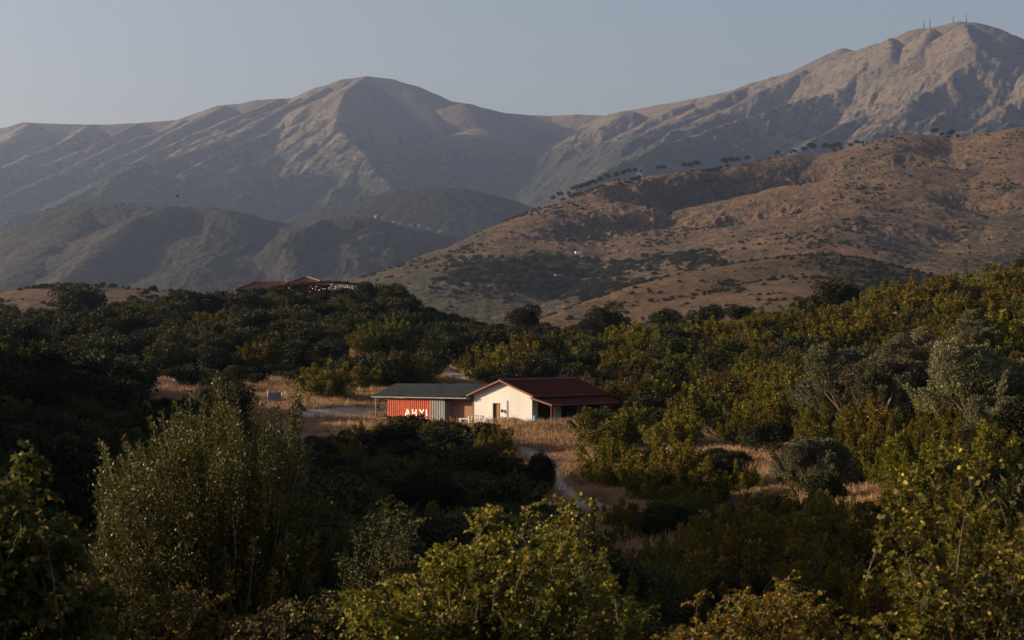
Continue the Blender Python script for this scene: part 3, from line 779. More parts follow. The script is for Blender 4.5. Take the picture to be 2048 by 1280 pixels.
def shed():
    t = empty("storage_shed", HP(-10, 0, 0)); off = t.location
    def fin(mb, name, mat, parent=t, **k):
        mb.v = [(v[0] - off.x, v[1] - off.y, v[2] - off.z) for v in mb.v]; return mb.build(name, mat, parent, **k)
    tag(t, "long open shed under dark green corrugated roof joined to the farm house", "shed")
    W0, W1 = -17.6, -HW - 0.3; L0, LR, L1 = -0.6, 3.9, 8.2; ZE, ZR = 2.62, 3.95
    def sheet(w0, w1, dz, name):
        r = MB(); pitch = 0.42; n = int((w1 - w0) / pitch * 6)
        ws = [w0 + (w1 - w0) * i / n for i in range(n + 1)]
        # trapezoid ribs
        def rib(i): return (0, .11, .11, 0, 0, 0)[i % 6]
        rows = [(L0, ZE), (LR, ZR), (L1, ZE)]
        k = 0
        for th in (0, -.03):
            for (l, z) in rows: r.v += [tuple(HP(w, l, z + rib(i) + dz + th)) for i, w in enumerate(ws)]
        m = len(ws)
        for s in (0, 3):
            for a in range(2):
                for i in range(m - 1):
                    q = ((s + a) * m + i, (s + a) * m + i + 1, (s + a + 1) * m + i + 1, (s + a + 1) * m + i); r.f.append(q if s == 0 else q[::-1])
        for a in (0, 2):
            for i in range(m - 1): r.f.append((a * m + i, a * m + i + 1, (a + 3) * m + i + 1, (a + 3) * m + i))
        for e in (0, m - 1):
            for a in range(2): r.f.append((a * m + e, (a + 1) * m + e, (a + 4) * m + e, (a + 3) * m + e))
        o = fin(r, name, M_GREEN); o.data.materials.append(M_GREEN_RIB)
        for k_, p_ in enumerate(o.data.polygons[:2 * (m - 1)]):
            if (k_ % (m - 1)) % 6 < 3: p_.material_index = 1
        return o
    sheet(W0, -8.9, 0.0, "roof"); sheet(-9.05, W1 + .3, 0.05, "roof")
    f = MB(); f.slab([HP(W0, L0 - .03, ZE + .03), HP(W1 - .2, L0 - .03, ZE + .03), HP(W1 - .2, L0 - .03, ZE - .09), HP(W0, L0 - .03, ZE - .09)], .03, (-LX, -LY, 0))
    for l in (L0 + .3, LR - 0.1, L1 - .3):
        z = (ZE + (ZR - ZE) * (l - L0) / (LR - L0) if l < LR else ZE + .08) - .14
        f.bar(HP(W0 + .1, l, z), HP(W1, l, z), .06, .06, 4)
    fin(f, "eave_beam", M_GREY)
    for w, l in ((W0 + .35, L0 + .35), (W0 + .35, 3.9), (W0 + .35, 7.8), (-8.0, 7.8)):
        p = MB(); p.bar(HP(w, l, -.6), HP(w, l, ZE if l != 3.9 else ZR - .1), .055, .055, 6); fin(p, "post", M_STEEL)
    bw = MB(); bw.box((0, 0, 0), (0, 0, 0)); bw.v = []; bw.f = []
    bw.slab([HP(-9.4, .95, -.6), HP(-HW + .0, .95, -.6), HP(-HW, .95, 2.72), HP(-9.4, .95, 2.72)], .2, (-LX, -LY, 0)); bwo = fin(bw, "brick_wall", M_BRICK)
    gw = MB(); n = 24
    P = [(-9.65 + 1.95 * i / n, (-.02 if i % 4 in (0, 1) else .02)) for i in range(n + 1)]
    for (a, d), (a2, d2) in zip(P[:-1], P[1:]): gw.slab([HP(a, d - .1, -.5), HP(a2, d2 - .1, -.5), HP(a2, d2 - .1, 2.55), HP(a, d - .1, 2.55)], .01, (-LX, -LY, 0))
    gw.slab([HP(-7.7, -.1, -.5), HP(-7.7, 0.95, -.5), HP(-7.7, .95, 2.2), HP(-7.7, -.1, 2.2)], .02, (WX, WY, 0))
    fin(gw, "grey_panel", M_GREY)
    bk = MB(); bk.slab([HP(-9.4, 7.6, -.6), HP(-HW - .3, 7.6, -.6), HP(-HW - .3, 7.6, 2.6), HP(-9.4, 7.6, 2.6)], .2, (-LX, -LY, 0)); fin(bk, "back_wall", M_BRICK)
    return t

def glyph_strokes():
    """capitals drawn as thick strokes in a 1 x 1.6 cell"""
    return {"A": [((0, 0), (.5, 1.6)), ((1, 0), (.5, 1.6)), ((.2, .55), (.8, .55))], "H": [((.12, 0), (.12, 1.6)), ((.88, 0), (.88, 1.6)), ((.12, .75), (.88, .75))],
            "Y": [((0, 1.6), (.5, .8)), ((1, 1.6), (.5, .8)), ((.5, .8), (.5, 0))], "I": [((.5, 0), (.5, 1.6))], "L": [((.15, 1.6), (.15, 0)), ((.15, .1), (.9, .1))]}

def container():
    t = empty("shipping_container", HP(-12.6, 1.2, 0), -PHI)
    tag(t, "orange red corrugated shipping container with white lettering under the green roof", "container")
    w0, w1, d0, d1, h = -3.05, 2.95, -1.3, 1.14, 2.42
    b = MB()
    def corr(P, a0, a1, pitch=.28):
        n = int((a1 - a0) / pitch); pts = []
        for i in range(n):
            a = a0 + (a1 - a0) * i / n; s = (a1 - a0) / n
            pts += [(a, 0), (a + s * .35, 0), (a + s * .5, .045), (a + s * .85, .045)]
        pts.append((a1, 0))
        for (a, d), (a2, d2) in zip(pts[:-1], pts[1:]): b.poly([P(a, d, -.5), P(a2, d2, -.5), P(a2, d2, h - .12), P(a, d, h - .12)])
    corr(lambda a, d, z: (a, d0 + d, z), w0 + .1, w1 - .1); corr(lambda a, d, z: (a, d1 - d, z), w0 + .1, w1 - .1)
    corr(lambda a, d, z: (w0 + d, a, z), d0 + .1, d1 - .1); corr(lambda a, d, z: (w1 - d, a, z), d0 + .1, d1 - .1)
    b.poly([(w0, d0, h - .05), (w1, d0, h - .05), (w1, d1, h - .05), (w0, d1, h - .05)])
    b.build("body", M_RED, t)
    f = MB()
    for x in (w0 + .05, w1 - .05):
        for y in (d0 + .05, d1 - .05): f.box((x, y, .95), (.13, .13, 3.0))
    for y in (d0 + .05, d1 - .05): f.box(((w0 + w1) / 2, y, h - .06), (w1 - w0, .12, .125))
    f.build("frame", M_RED, t)
    # lettering: capitals 1.05 m high, baseline near the ground, and a white chevron below
    L = MB(); gs = glyph_strokes(); y = d0 - .012
    for ch, x in (("A", -.55), ("H", .42), ("Y", 1.42), ("I", 2.1)):
        for (p, q) in gs[ch]:
            p = Vector((x + p[0] * .62, y, .52 + p[1] * .48)); q = Vector((x + q[0] * .62, y, .52 + q[1] * .48))
            dv = (q - p).normalized(); nn = Vector((-dv.z, 0, dv.x)) * .085
            L.slab([p + nn, q + nn, q - nn, p - nn], .01, (0, -1, 0))
    for x in (-.6, .55, 1.7): L.slab([(x, y, .12), (x + .95, y, .12), (x + .55, y, .44), (x + .3, y, .44)], .01, (0, -1, 0))
    L.build("lettering", M_WHITE, t)

house(); shed(); container()
aircon(0.15, -.34, -.05, "small cooling unit with round fan beside the brown door", 0.0)
aircon(1.35, -.34, -.05, "grey boxy cooling unit standing under the wall pipe", 0.12)

def wall_lantern():
    t = local_thing("wall_lantern", "dark metal lantern fixed to the white wall beside the door", "lantern", HP(.02, -.0, 1.25), -PHI)
    b = MB(); b.bar((0, 0, 0), (0, -.16, .12), .03); b.bar((0, 0, -.08), (0, 0, .12), .05); b.build("bracket", M_DARK, t)
    g = MB(); g.bar((0.02, -.18, .15), (0.02, -.18, -.12), .12, .07, 8); g.bar((0.02, -.18, .15), (0.02, -.18, .26), .14, .02, 8); g.build("lamp_shade", M_DARK, t)
wall_lantern()

def bench_table():
    t = local_thing("garden_table", "low white garden table in front of the gable wall", "table", HP(-2.7, -1.15, 0), -PHI)
    a = MB(); a.box((0, 0, .74), (1.75, .7, .06)); a.build("table_top", M_GREY, t)
    for x in (-.75, .75):
        for y in (-.28, .28):
            l = MB(); l.box((x, y, .35), (.09, .09, .72)); l.build("leg", M_WHITE, t)
    t2 = local_thing("garden_bench", "white plank bench beside the garden table", "bench", HP(-3.5, -2.0, 0), -PHI)
    a = MB(); a.box((0, 0, .44), (1.5, .36, .06)); a.build("seat", M_WHITE, t2)
    for x in (-.6, .6): l = MB(); l.box((x, 0, .2), (.08, .3, .42)); l.build("leg", M_WHITE, t2)
bench_table()

def blue_barrel():
    b = MB(); p = HP(5.0, -1.0, 0)
    for z0, z1, r0, r1 in ((0, .05, .27, .3), (.05, .3, .3, .3), (.3, .33, .32, .32), (.33, .62, .3, .3), (.62, .65, .32, .32), (.65, .88, .3, .3), (.88, .92, .3, .22)): b.bar((0, 0, z0), (0, 0, z1), r0, r1, 14)
    o = b.build("barrel", M_BLUE); o.location = p; tag(o, "pale blue plastic barrel by the porch post", "barrel")
blue_barrel()

# ---------------------------------------------------------------- yard at the left: posts, net panel, parked van
def yard_things():
    spots = [((502, 822), 2.4, "thin pale post nearest the brown bank"), ((535, 806), 1.5, "pale post holding the dark net panel at its near end"),
             ((563.5, 805), 1.1, "short pale post holding the far end of the net panel"), ((570, 801), 1.15, "tall pale post standing just past the net panel")]
    for (uv, h, lb) in spots:
        p = ground_at(*uv); b = MB(); b.bar((0, 0, -.3), (0, 0, h), .04, .035, 7); b.bar((0, 0, h), (0, 0, h + .03), .05, .05, 7)
        o = b.build("fence_post", M_WHITE); o.location = p; tag(o, lb, "post", "pale posts in the yard")
    a, c = ground_at(537, 812), ground_at(562, 811)
    b = MB(); dz = Vector((0, 0, 1.0))
    d = (c - a)
    for k in range(9): q = a + d * k / 8; b.bar(q + dz * .1, q + dz * 1.55, .02, n=4)
    for z in (.1, .45, .8, 1.15, 1.55): b.bar(a + dz * z, c + dz * z, .022, n=4)
    b.slab([a + dz * .2, c + dz * .2, c + dz * 1.5, a + dz * 1.5], .02, (0, -1, 0))
    tag(b.build("net_panel", M_GREY), "dark grey net panel strung between two pale posts", "fence")
    # small tarpaulin shelter and a pale bucket
    p = ground_at(593, 822); t = local_thing("tarpaulin_shelter", "small grey tarpaulin shelter with dark opening at the edge of the yard", "shelter", p, math.radians(-20))
    b = MB(); b.slab([(-.75, -.9, 0), (.05, -.6, 1.15), (.05, .6, 1.15), (-.75, .9, 0)], .02, (-.8, 0, .6)); b.build("cover", simple_mat("grey_tarpaulin", (.22, .25, .27), .5, .2), t)
    b = MB(); b.slab([(.07, -.6, 1.13), (.95, -.8, 0), (.95, .8, 0), (.07, .6, 1.13)], .02, (.8, 0, .6)); b.build("opening_sheet", simple_mat("opening_shade", (.02, .03, .06), .7, .2), t)  # dark sheet stands in for the shaded opening
    for y in (-.62, .62): b = MB(); b.bar((.06, y, -.1), (.06, y, 1.2), .03, .03, 5); b.build("pole", M_POLE, t)
    p = ground_at(541, 824); t = local_thing("bucket", "pale bucket on the ground under the net panel", "bucket", p)
    b = MB(); b.bar((0, 0, 0), (0, 0, .5), .2, .27, 12); b.build("body", M_STEEL, t); b = MB(); b.bar((-.27, 0, .5), (0, 0, .72), .012, n=4); b.bar((0, 0, .72), (.27, 0, .5), .012, n=4); b.build("handle", M_STEEL, t)
yard_things()

# ---------------------------------------------------------------- the restaurant on the hill top
def hip_roof(mb, c, hx, hy, ridge, h, ax, base):
    """hipped roof, waves of tile kept as steps; c centre, hx,hy half sizes, ridge half length"""
    ux = Vector((math.cos(ax), math.sin(ax), 0)); uy = Vector((-math.sin(ax), math.cos(ax), 0)); c = Vector(c)
    P = lambda x, y, z: c + ux * x + uy * y + Vector((0, 0, base + z))
    A, B, C, D = (-hx, -hy), (hx, -hy), (hx, hy), (-hx, hy); R0, R1 = (-ridge, 0), (ridge, 0)
    def face(pts):  # pts: eave a, eave b, top b, top a with tile ribs
        a, b_, tb, ta = pts; n = 26
        for i in range(n):
            for (f0, f1, o0, o1) in ((0, .5, 0, .07), (.5, 1, .07, 0)):
                g0, g1 = (i + f0) / n, (i + f1) / n
                L = lambda p, q, g: (p[0] + (q[0] - p[0]) * g, p[1] + (q[1] - p[1]) * g)
                e0, e1, t0, t1 = L(a, b_, g0), L(a, b_, g1), L(ta, tb, g0), L(ta, tb, g1)
                mb.poly([P(*e0, o0), P(*e1, o1), P(*t1, h + o1), P(*t0, h + o0)])
    face((A, B, R1, R0)); face((B, C, R1, R1)); face((C, D, R0, R1)); face((D, A, R0, R0))
    mb.poly([P(*A, -.03), P(*D, -.03), P(*C, -.03), P(*B, -.03)])
    return P

RD = 430.0
def restaurant():
    g = ground_z(np.array([float(at(600, 600, RD)[0])]), np.array([RD]))[0]
    c1 = at(540, 580, RD + 6); c2 = at(612, 575, RD + 6)
    t = empty("hilltop_restaurant", (float(c2[0]), RD + 6, g)); off = t.location
    tag(t, "low red tiled restaurant building on top of the wooded hill", "restaurant")
    def fin(mb, name, mat, parent=t):
        mb.v = [(v[0] - off.x, v[1] - off.y, v[2] - off.z) for v in mb.v]; return mb.build(name, mat, parent)
    z1 = float(at(540, 581, RD + 6)[2]); z2 = float(at(612, 571, RD + 6)[2])
    for (c, hx, hy, rg, zz, h) in ((c1, 7.6, 4.6, 3.4, z1, 1.9), (c2, 5.4, 5.0, .3, z2, 1.85)):
        r = MB(); P = hip_roof(r, (float(c[0]), float(c[1]), 0), hx, hy, rg, h, math.radians(6), zz); rf = fin(r, "roof", M_REDTILE)
        cp = MB()
        for a, b in (((-hx, -hy), (-rg, 0)), ((hx, -hy), (rg, 0)), ((-rg, 0), (rg, 0))):
            za = 0 if a[1] else h; cp.bar(P(a[0], a[1], za + .05), P(b[0], b[1], h + .07), .13, .13, 6)
        fin(cp, "ridge_cap", simple_mat("hip_tile", (.42, .17, .08), .8), rf)
        w = MB()
        for a, b in (((-hx + .6, -hy + .6), (hx - .6, -hy + .6)), ((hx - .6, -hy + .6), (hx - .6, hy - .6)), ((hx - .6, hy - .6), (-hx + .6, hy - .6)), ((-hx + .6, hy - .6), (-hx + .6, -hy + .6))):
            w.poly([P(*a, g - zz - .5), P(*b, g - zz - .5), P(*b, -.04), P(*a, -.04)])
        fin(w, "wall", simple_mat("brown_wall", (0.07, 0.052, 0.04), .9))
        for k in (-.5, 0, .5):
            wn_ = MB(); x = k * hx; wn_.poly([P(x - .6, -hy + .57, -2.0), P(x + .6, -hy + .57, -2.0), P(x + .6, -hy + .57, -.7), P(x - .6, -hy + .57, -.7)]); fin(wn_, "window", M_GLASS)

def pergola():
    rng = random.Random(4); D0 = RD - 3
    pix = [(548, 571.5), (580, 569), (612, 566), (650, 563.5), (690, 565), (724, 569)]
    P0 = [pt(u, v, D0 - 2.5) for u, v in pix]; P1 = [pt(u, v - .5, D0 + 3) for u, v in pix]
    g = gz(P0[2].x, D0); t = local_thing("pergola", "brushwood roofed pergola in front of the hilltop restaurant", "pergola", (P0[2].x, D0, g)); off = t.location
    def fin(mb, name, mat): mb.v = [(v[0] - off.x, v[1] - off.y, v[2] - off.z) for v in mb.v]; return mb.build(name, mat, t)
    b = MB()
    for i in range(5200):
        s = rng.random() * 5; k = min(4, int(s)); f = s - k; r = rng.random()
        q = P0[k].lerp(P0[k + 1], f).lerp(P1[k].lerp(P1[k + 1], f), r) + Vector((0, 0, rng.uniform(-.28, .16)))
        a = rng.uniform(0, 6.28); l = rng.uniform(.3, 1.0); d = Vector((math.cos(a), math.sin(a), rng.uniform(-.3, .45))) * l
        n = Vector((0, 0, .05)) ; b.poly([q - d / 2 - n, q + d / 2 - n, q + d / 2 + n, q - d / 2 + n])
    fin(b, "brushwood_roof", M_THATCH)
    for PP in (P0, P1):
        bm = MB()
        for a, c in zip(PP[:-1], PP[1:]): bm.bar(a - Vector((0, 0, .3)), c - Vector((0, 0, .3)), .08, n=5)
        fin(bm, "beam", M_THATCH)
    for i, u in enumerate((552, 575, 618, 641, 665, 700, 714)):
        for PP, y in ((P0, D0 - 2.5), (P1, D0 + 3)):
            k = max(j for j in range(6) if pix[j][0] <= u); f = (u - pix[k][0]) / (pix[k + 1][0] - pix[k][0]); top = PP[k].lerp(PP[k + 1], f)
            p = MB(); z = gz(top.x, top.y) - .4; p.bar((top.x, top.y, z), (top.x + rng.uniform(-.1, .1), top.y, top.z - .25), .09, .07, 6); fin(p, "post", M_THATCH)

def string_lights():
    rng = random.Random(9)
    pts = [(578,576),(583,580),(622,573),(625,577),(630,574),(631,579),(638,580),(641,576.5),(646,578),(650,577.5),(620,583),(662,572),(664,568.5),(669,577),(671,573),(678,572),(682,571),(687,573),(691,575),(695,573.5),(699,575),(633,573),(657,576),(704,576)]
    t = local_thing("string_lights", "strings of small warm lit bulbs hanging under the pergola", "lights", pt(650, 575, RD - 4)); off = t.location
    ps = sorted(pts); w = MB()
    for a, c in zip(ps[:-1], ps[1:]):
        if abs(a[0] - c[0]) < 90: w.bar(pt(*a, RD - 4) + Vector((0, 0, .1)) - off, pt(*c, RD - 4) + Vector((0, 0, .1)) - off, .012, n=3)
    w.build("wire", M_DARK, t)
    for (u, v) in pts:
        b = MB(); q = pt(u, v, RD - 4) - off; r = rng.uniform(.045, .085); b.bar(q + Vector((0, 0, r)), q, r * .35, r, 8); b.bar(q, q - Vector((0, 0, r)), r, r * .3, 8); b.build("bulb", M_BULB, t)

def hill_terrace():
    a, c = pt(622, 594, RD - 9), pt(690, 594, RD - 9)
    b = MB(); b.slab([a, c, c - Vector((0, 0, 1.0)), a - Vector((0, 0, 1.0))], .3, (0, -1, 0)); o = b.build("terrace_wall", M_STONE); tag(o, "low pale terrace wall below the pergola", "wall")
    p = pt(704, 602, RD - 10); t = local_thing("cabinet", "small white cabinet at the end of the terrace", "cabinet", p)
    b = MB(); b.box((0, 0, .45), (.5, .4, 1.1)); b.build("body", M_WHITE, t); b = MB(); b.box((0, -.21, .45), (.4, .03, .9)); b.build("door", M_STONE, t)
restaurant(); pergola(); string_lights(); hill_terrace()

# ---------------------------------------------------------------- pole rack and loose poles on the hill
def rail_fence():
    a, c = pt(622, 696, 300), pt(673, 695, 300); z0 = gz((a.x + c.x) / 2, 300)
    t = local_thing("stake_rack", "long pale pole laid on a row of thin upright stakes", "rack", ((a.x + c.x) / 2, 300, z0)); off = t.location; rng = random.Random(3)
    b = MB(); m_ = a.lerp(c, .5) + Vector((0, 0, .12)); b.bar(a - off, m_ - off, .055, n=5); b.bar(m_ - off, c - off, .055, n=5); b.build("pole", M_WHITE, t)
    for k in range(15):
        q = a.lerp(c, (k + .5) / 15) + Vector((0, -.1, 0)); l = rng.uniform(-.25, .25)
        s = MB(); s.bar(Vector((q.x + l * .6, q.y, gz(q.x, q.y) - .2)) - off, q + Vector((-l, 0, rng.uniform(.4, 1.1))) - off, .03, .015, 4); s.build("stake", M_POLE, t)
rail_fence()
for (a, c, y, lb) in (((466, 665), (479, 663.5), 335, "pale bare pole lying high on the dark wooded slope"), ((285, 691), (299, 690), 330, "short pale pole lying among the bushes of the dark slope")):
    b = MB(); p, q = pt(*a, y), pt(*c, y); b.bar(p, q, .07, .04, 6); o = b.build("fallen_pole", M_WHITE); tag(o, lb, "pole")

def soil_bank():
    b = MB(); c = ground_at(310, 772); rng = random.Random(5)
    bank = []
    n = 22
    for i in range(n):
        for j in range(6):
            x = (i / (n - 1) - .5) * 5.5; f = j / 5
            bank.append((x, f * 1.2, (math.sin(f * math.pi / 2)) * 1.0 * (1 - (2 * i / (n - 1) - 1) ** 4) + rng.uniform(-.06, .06) - .1))
    b.v = bank
    for i in range(n - 1):
        for j in range(5): b.f.append((i * 6 + j, (i + 1) * 6 + j, (i + 1) * 6 + j + 1, i * 6 + j + 1))
    o = b.build("soil_bank", M_SOIL, smooth=True); o.location = c; tag(o, kind="structure")
    for k, u in enumerate((322, 330, 338, 347, 357)):
        p = ground_at(u, 769); s = MB(); s.box((0, 0, .55), (.34, .28, .3), Matrix.Rotation(k, 3, 'Z')); s.box((0, 0, .25), (.1, .1, .6))
        o = s.build("white_stone", M_WHITE); o.location = p; tag(o, ["leftmost", "second", "middle", "fourth", "rightmost"][k] + " white stone on the edge of the red soil bank", "stone", "white stones along the red soil bank")
soil_bank()
# ------------------------------------------------------------------ foliage
R = np.random.default_rng(11)

def leaf_mat(name, a, b, c, rough=0.7, trans=0.25, spec=0.12, hi=None):
    """a..b leaf colours by the per-leaf value, c a rarer odd-coloured leaf"""
    m, nt, bs = new_mat(name)
    t = N(nt, "ShaderNodeAttribute", attribute_name="tint"); oi = N(nt, "ShaderNodeObjectInfo")
    col = mixc(nt, t.outputs["Fac"], lin(*a), lin(*b))
    col = mixc(nt, ramp(nt, t.outputs["Fac"], 0.90, 0.97), col, lin(*c))
    hs = nt.nodes.new("ShaderNodeHueSaturation"); nt.links.new(col, hs.inputs["Color"])
    v = math_(nt, 'ADD', math_(nt, 'MULTIPLY', oi.outputs["Random"], 0.7), 0.65); nt.links.new(v, hs.inputs["Value"])
    w = math_(nt, 'FRACT', math_(nt, 'MULTIPLY', oi.outputs["Random"], 7.31)); w = math_(nt, 'ADD', math_(nt, 'MULTIPLY', w, 0.05), 0.475); nt.links.new(w, hs.inputs["Hue"])
    nt.links.new(hs.outputs[0], bs.inputs["Base Color"])
    bs.inputs["Roughness"].default_value = rough; bs.inputs["Specular IOR Level"].default_value = spec
    if trans:
        tr = nt.nodes.new("ShaderNodeBsdfTranslucent"); nt.links.new(hs.outputs[0], tr.inputs["Color"])
        mx = nt.nodes.new("ShaderNodeMixShader"); mx.inputs[0].default_value = trans
        out = [n for n in nt.nodes if n.type == 'OUTPUT_MATERIAL'][0]
        nt.links.new(bs.outputs[0], mx.inputs[1]); nt.links.new(tr.outputs[0], mx.inputs[2]); nt.links.new(mx.outputs[0], out.inputs[0])
    return m

L_DARK = leaf_mat("dark_evergreen_leaf", (0.011, 0.014, 0.0045), (0.032, 0.035, 0.009), (0.07, 0.055, 0.018), trans=0.12)
L_SHRUB = leaf_mat("olive_green_leaf", (0.017, 0.021, 0.005), (0.056, 0.055, 0.012), (0.12, 0.085, 0.022), trans=0.15)
L_BRIGHT = leaf_mat("yellow_green_leaf", (0.026, 0.030, 0.004), (0.155, 0.128, 0.013), (0.27, 0.16, 0.025), trans=0.28)
L_OLIVE = leaf_mat("silver_olive_leaf", (0.060, 0.058, 0.026), (0.175, 0.160, 0.082), (0.25, 0.22, 0.14), rough=0.7, trans=0.2, spec=0.12)
L_SHRUB_N = leaf_mat("broad_leaf", (0.030, 0.042, 0.008), (0.105, 0.11, 0.016), (0.22, 0.14, 0.03), trans=0.4)
L_PEAR = leaf_mat("glossy_leaf", (0.028, 0.036, 0.005), (0.150, 0.145, 0.022), (0.28, 0.17, 0.04), rough=0.5, spec=0.25, trans=0.3)
L_THORN = leaf_mat("thorn_bush_leaf", (0.019, 0.024, 0.004), (0.185, 0.145, 0.014), (0.34, 0.19, 0.035), rough=0.5, trans=0.35)
L_FRUIT = leaf_mat("winged_fruit", (0.22, 0.16, 0.025), (0.36, 0.24, 0.06), (0.40, 0.15, 0.06), rough=0.7, trans=0.3)

def unit(v): return v / (np.linalg.norm(v, axis=-1, keepdims=True) + 1e-9)

def rdir(n, rng): return unit(rng.normal(size=(n, 3)))

def leaves(P, D, L, asp, rng, flat=0.0):
    """one rhombus leaf per point; D = direction the leaf points, L lengths"""
    n = len(P); L = np.broadcast_to(L, (n,))[:, None]
    S = unit(np.cross(D, rdir(n, rng) + np.array([0, 0, flat])))
    Nn = np.cross(D, S)
    a = P; m = P + D * L * 0.5; w = S * L * asp * 0.5; fold = Nn * L * 0.10
    V = np.stack([a, m + w + fold, P + D * L, m - w + fold], 1).reshape(-1, 3)
    F = np.arange(4 * n).reshape(n, 4)
    return V, F

def merge(parts):
    V, F, T = [], [], []; k = 0
    for v, f, t in parts: V.append(v); F.append(f + k); T.append(t); k += len(v)
    return np.concatenate(V), np.concatenate(F), np.concatenate(T)

def lump_crown(rng, rx, rz, z0, lobes, lr, n, L, asp, up=0.5, gap=0.25, squash=0.8, flat_top=0.0):
    """rounded crown: leaf shells on many lobes set through an uneven dome"""
    C = rdir(lobes, rng); C[:, 2] = np.abs(C[:, 2]) * (1 - flat_top) * 1.0 + rng.uniform(-.25, .1, lobes)
    rad = rng.uniform(0.35, 1.0, lobes) ** 0.6
    C = C * rad[:, None] * np.array([rx, rx * 0.92, rz]); C[:, 2] += z0
    C[:, 0] += 0.25 * rx * np.sin(C[:, 2] * 1.7 + rng.uniform(0, 6)); 
    rl = lr * rng.uniform(0.55, 1.35, lobes); tone = rng.uniform(-0.18, 0.18, lobes)
    w = rl ** 2; k = rng.choice(lobes, n, p=w / w.sum())
    d = rdir(n, rng); d[:, 2] += rng.uniform(-.2, up, n); d = unit(d)
    r = rl[k] * (0.55 + 0.5 * rng.random(n) ** 0.5) * (1 + 0.22 * np.sin(5 * d[:, 0] + k) * np.cos(4 * d[:, 2] + 2 * k))
    P = C[k] + d * r[:, None] * np.array([1, 1, squash])
    keep = rng.random(n) > gap * (0.5 + 0.5 * np.sin(P[:, 0] * 3.1 / lr + k) * np.cos(P[:, 2] * 2.7 / lr))
    P, d, k = P[keep], d[keep], k[keep]
    D = unit(d * 0.6 + rdir(len(P), rng) * 0.8 + np.array([0, 0, 0.25]))
    V, F = leaves(P, D, L * rng.uniform(.6, 1.4, len(P)), asp, rng)
    t = np.clip(rng.random(len(P)) * 0.75 + tone[k] + 0.12, 0, 1) * 0.92; t[rng.random(len(P)) < 0.03] = 1
    return V, F, t

def shoots(rng, n_stem, rx, h, n, L, asp, w0=0.35, w1=0.08, lean=0.5, base=0.15, spread=1.0):
    """many upright leafy shoots rising from one stool"""
    a = rng.uniform(0, 2 * np.pi, n_stem); q = np.sqrt(rng.random(n_stem)) * rx
    B = np.stack([np.cos(a) * q * 0.45, np.sin(a) * q * 0.45, np.zeros(n_stem)], 1)
    hh = h * rng.uniform(0.5, 1.05, n_stem) * (1 - 0.35 * q / rx)
    Tp = np.stack([np.cos(a) * q * (1 + lean * spread), np.sin(a) * q * (1 + lean * spread), hh], 1)
    w = hh; k = rng.choice(n_stem, n, p=w / w.sum()); s = base + (1 - base) * rng.random(n) ** 0.85
    bend = 4 * s * (1 - s)
    P = B[k] * (1 - s)[:, None] + Tp[k] * s[:, None]; out = unit(Tp - B)[k] * np.array([1, 1, 0]); P = P + out * (bend * 0.12 * rx)[:, None]
    wid = (w0 * (1 - s) + w1) * (0.7 + 0.5 * rng.random(n)) * (0.75 + 0.4 * np.sin(s * 17 + k))
    d = rdir(n, rng); P = P + d * wid[:, None] * rx * 0.75
    D = unit(d * 0.7 + np.array([0, 0, 0.55]) + rdir(n, rng) * 0.35)
    V, F = leaves(P, D, L * rng.uniform(.6, 1.35, n), asp, rng)
    tone = rng.uniform(-.15, .15, n_stem)
    t = np.clip(rng.random(n) * 0.55 + 0.35 * s + tone[k], 0, 1) * 0.92; t[rng.random(n) < 0.04] = 1
    return V, F, t

def mesh_of(name, parts, mat):
    V, F, T = merge(parts)
    return np_mesh(name, V, F, mat, False, None, {"tint": T})

def trunk_mesh(name, rng, h, r, limbs, spread, mat=None, start=0.35):
    b = MB()
    def limb(p, d, l, r0, n):
        segs = 4
        for s in range(segs):
            q = p + d * (l / segs); r1 = r0 * 0.8
            b.bar(p, q, r0, r1, 7); p, r0 = q, r1
            d = (d + Vector((rng.normal() * .16, rng.normal() * .16, .05))).normalized()
            if n > 0 and s >= 1:
                e = (d + Vector((rng.normal(), rng.normal(), .3)) * .7).normalized(); limb(p, e, l * .55, r0 * .6, n - 1)
    limb(Vector((0, 0, -.3)), Vector((rng.normal() * .06, rng.normal() * .06, 1)).normalized(), h * start + .3, r, 0)
    top = Vector((0, 0, h * start))
    for i in range(limbs):
        a = 2 * math.pi * (i + rng.random() * .6) / limbs
        limb(top - Vector((0, 0, .25)), Vector((math.cos(a) * spread, math.sin(a) * spread, 1)).normalized(), h * (.85 - start), r * .6, 1)
    me = bpy.data.meshes.new(name); me.from_pydata([tuple(map(float, v)) for v in b.v], [], b.f); me.materials.append(mat or M_BARK)
    return me

# prototypes -------------------------------------------------------------
def P_dark(k, n=5200, L=0.20):
    rng = np.random.default_rng(100 + k); return mesh_of("evergreen_bush", [lump_crown(rng, 1.7, 1.35, 0.95, 16, 0.75, n, L, .6)], L_DARK)
def P_shrub(k, n=5200, L=0.18):
    rng = np.random.default_rng(200 + k)
    return mesh_of("shrub", [lump_crown(rng, 1.55, 1.2, 0.8, 14, 0.62, int(n * .55), L, .6), shoots(rng, 16, 1.6, 2.5, int(n * .45), L, .5, .28, .07)], L_SHRUB)
def P_bright(k, n=5600, L=0.19):
    rng = np.random.default_rng(300 + k)
    return mesh_of("leafy_shrub", [shoots(rng, 20, 1.45, 3.0, int(n * .72), L, .55, .34, .10), lump_crown(rng, 1.3, .95, .6, 9, .6, int(n * .28), L, .6)], L_BRIGHT)
def P_dry(k, n=5200, L=0.17):
    rng = np.random.default_rng(800 + k)
    return mesh_of("dry_shrub", [shoots(rng, 24, 1.5, 2.6, int(n * .6), L, .4, .30, .08), lump_crown(rng, 1.3, .9, .6, 9, .5, int(n * .4), L, .5, gap=.5)], L_DRY)
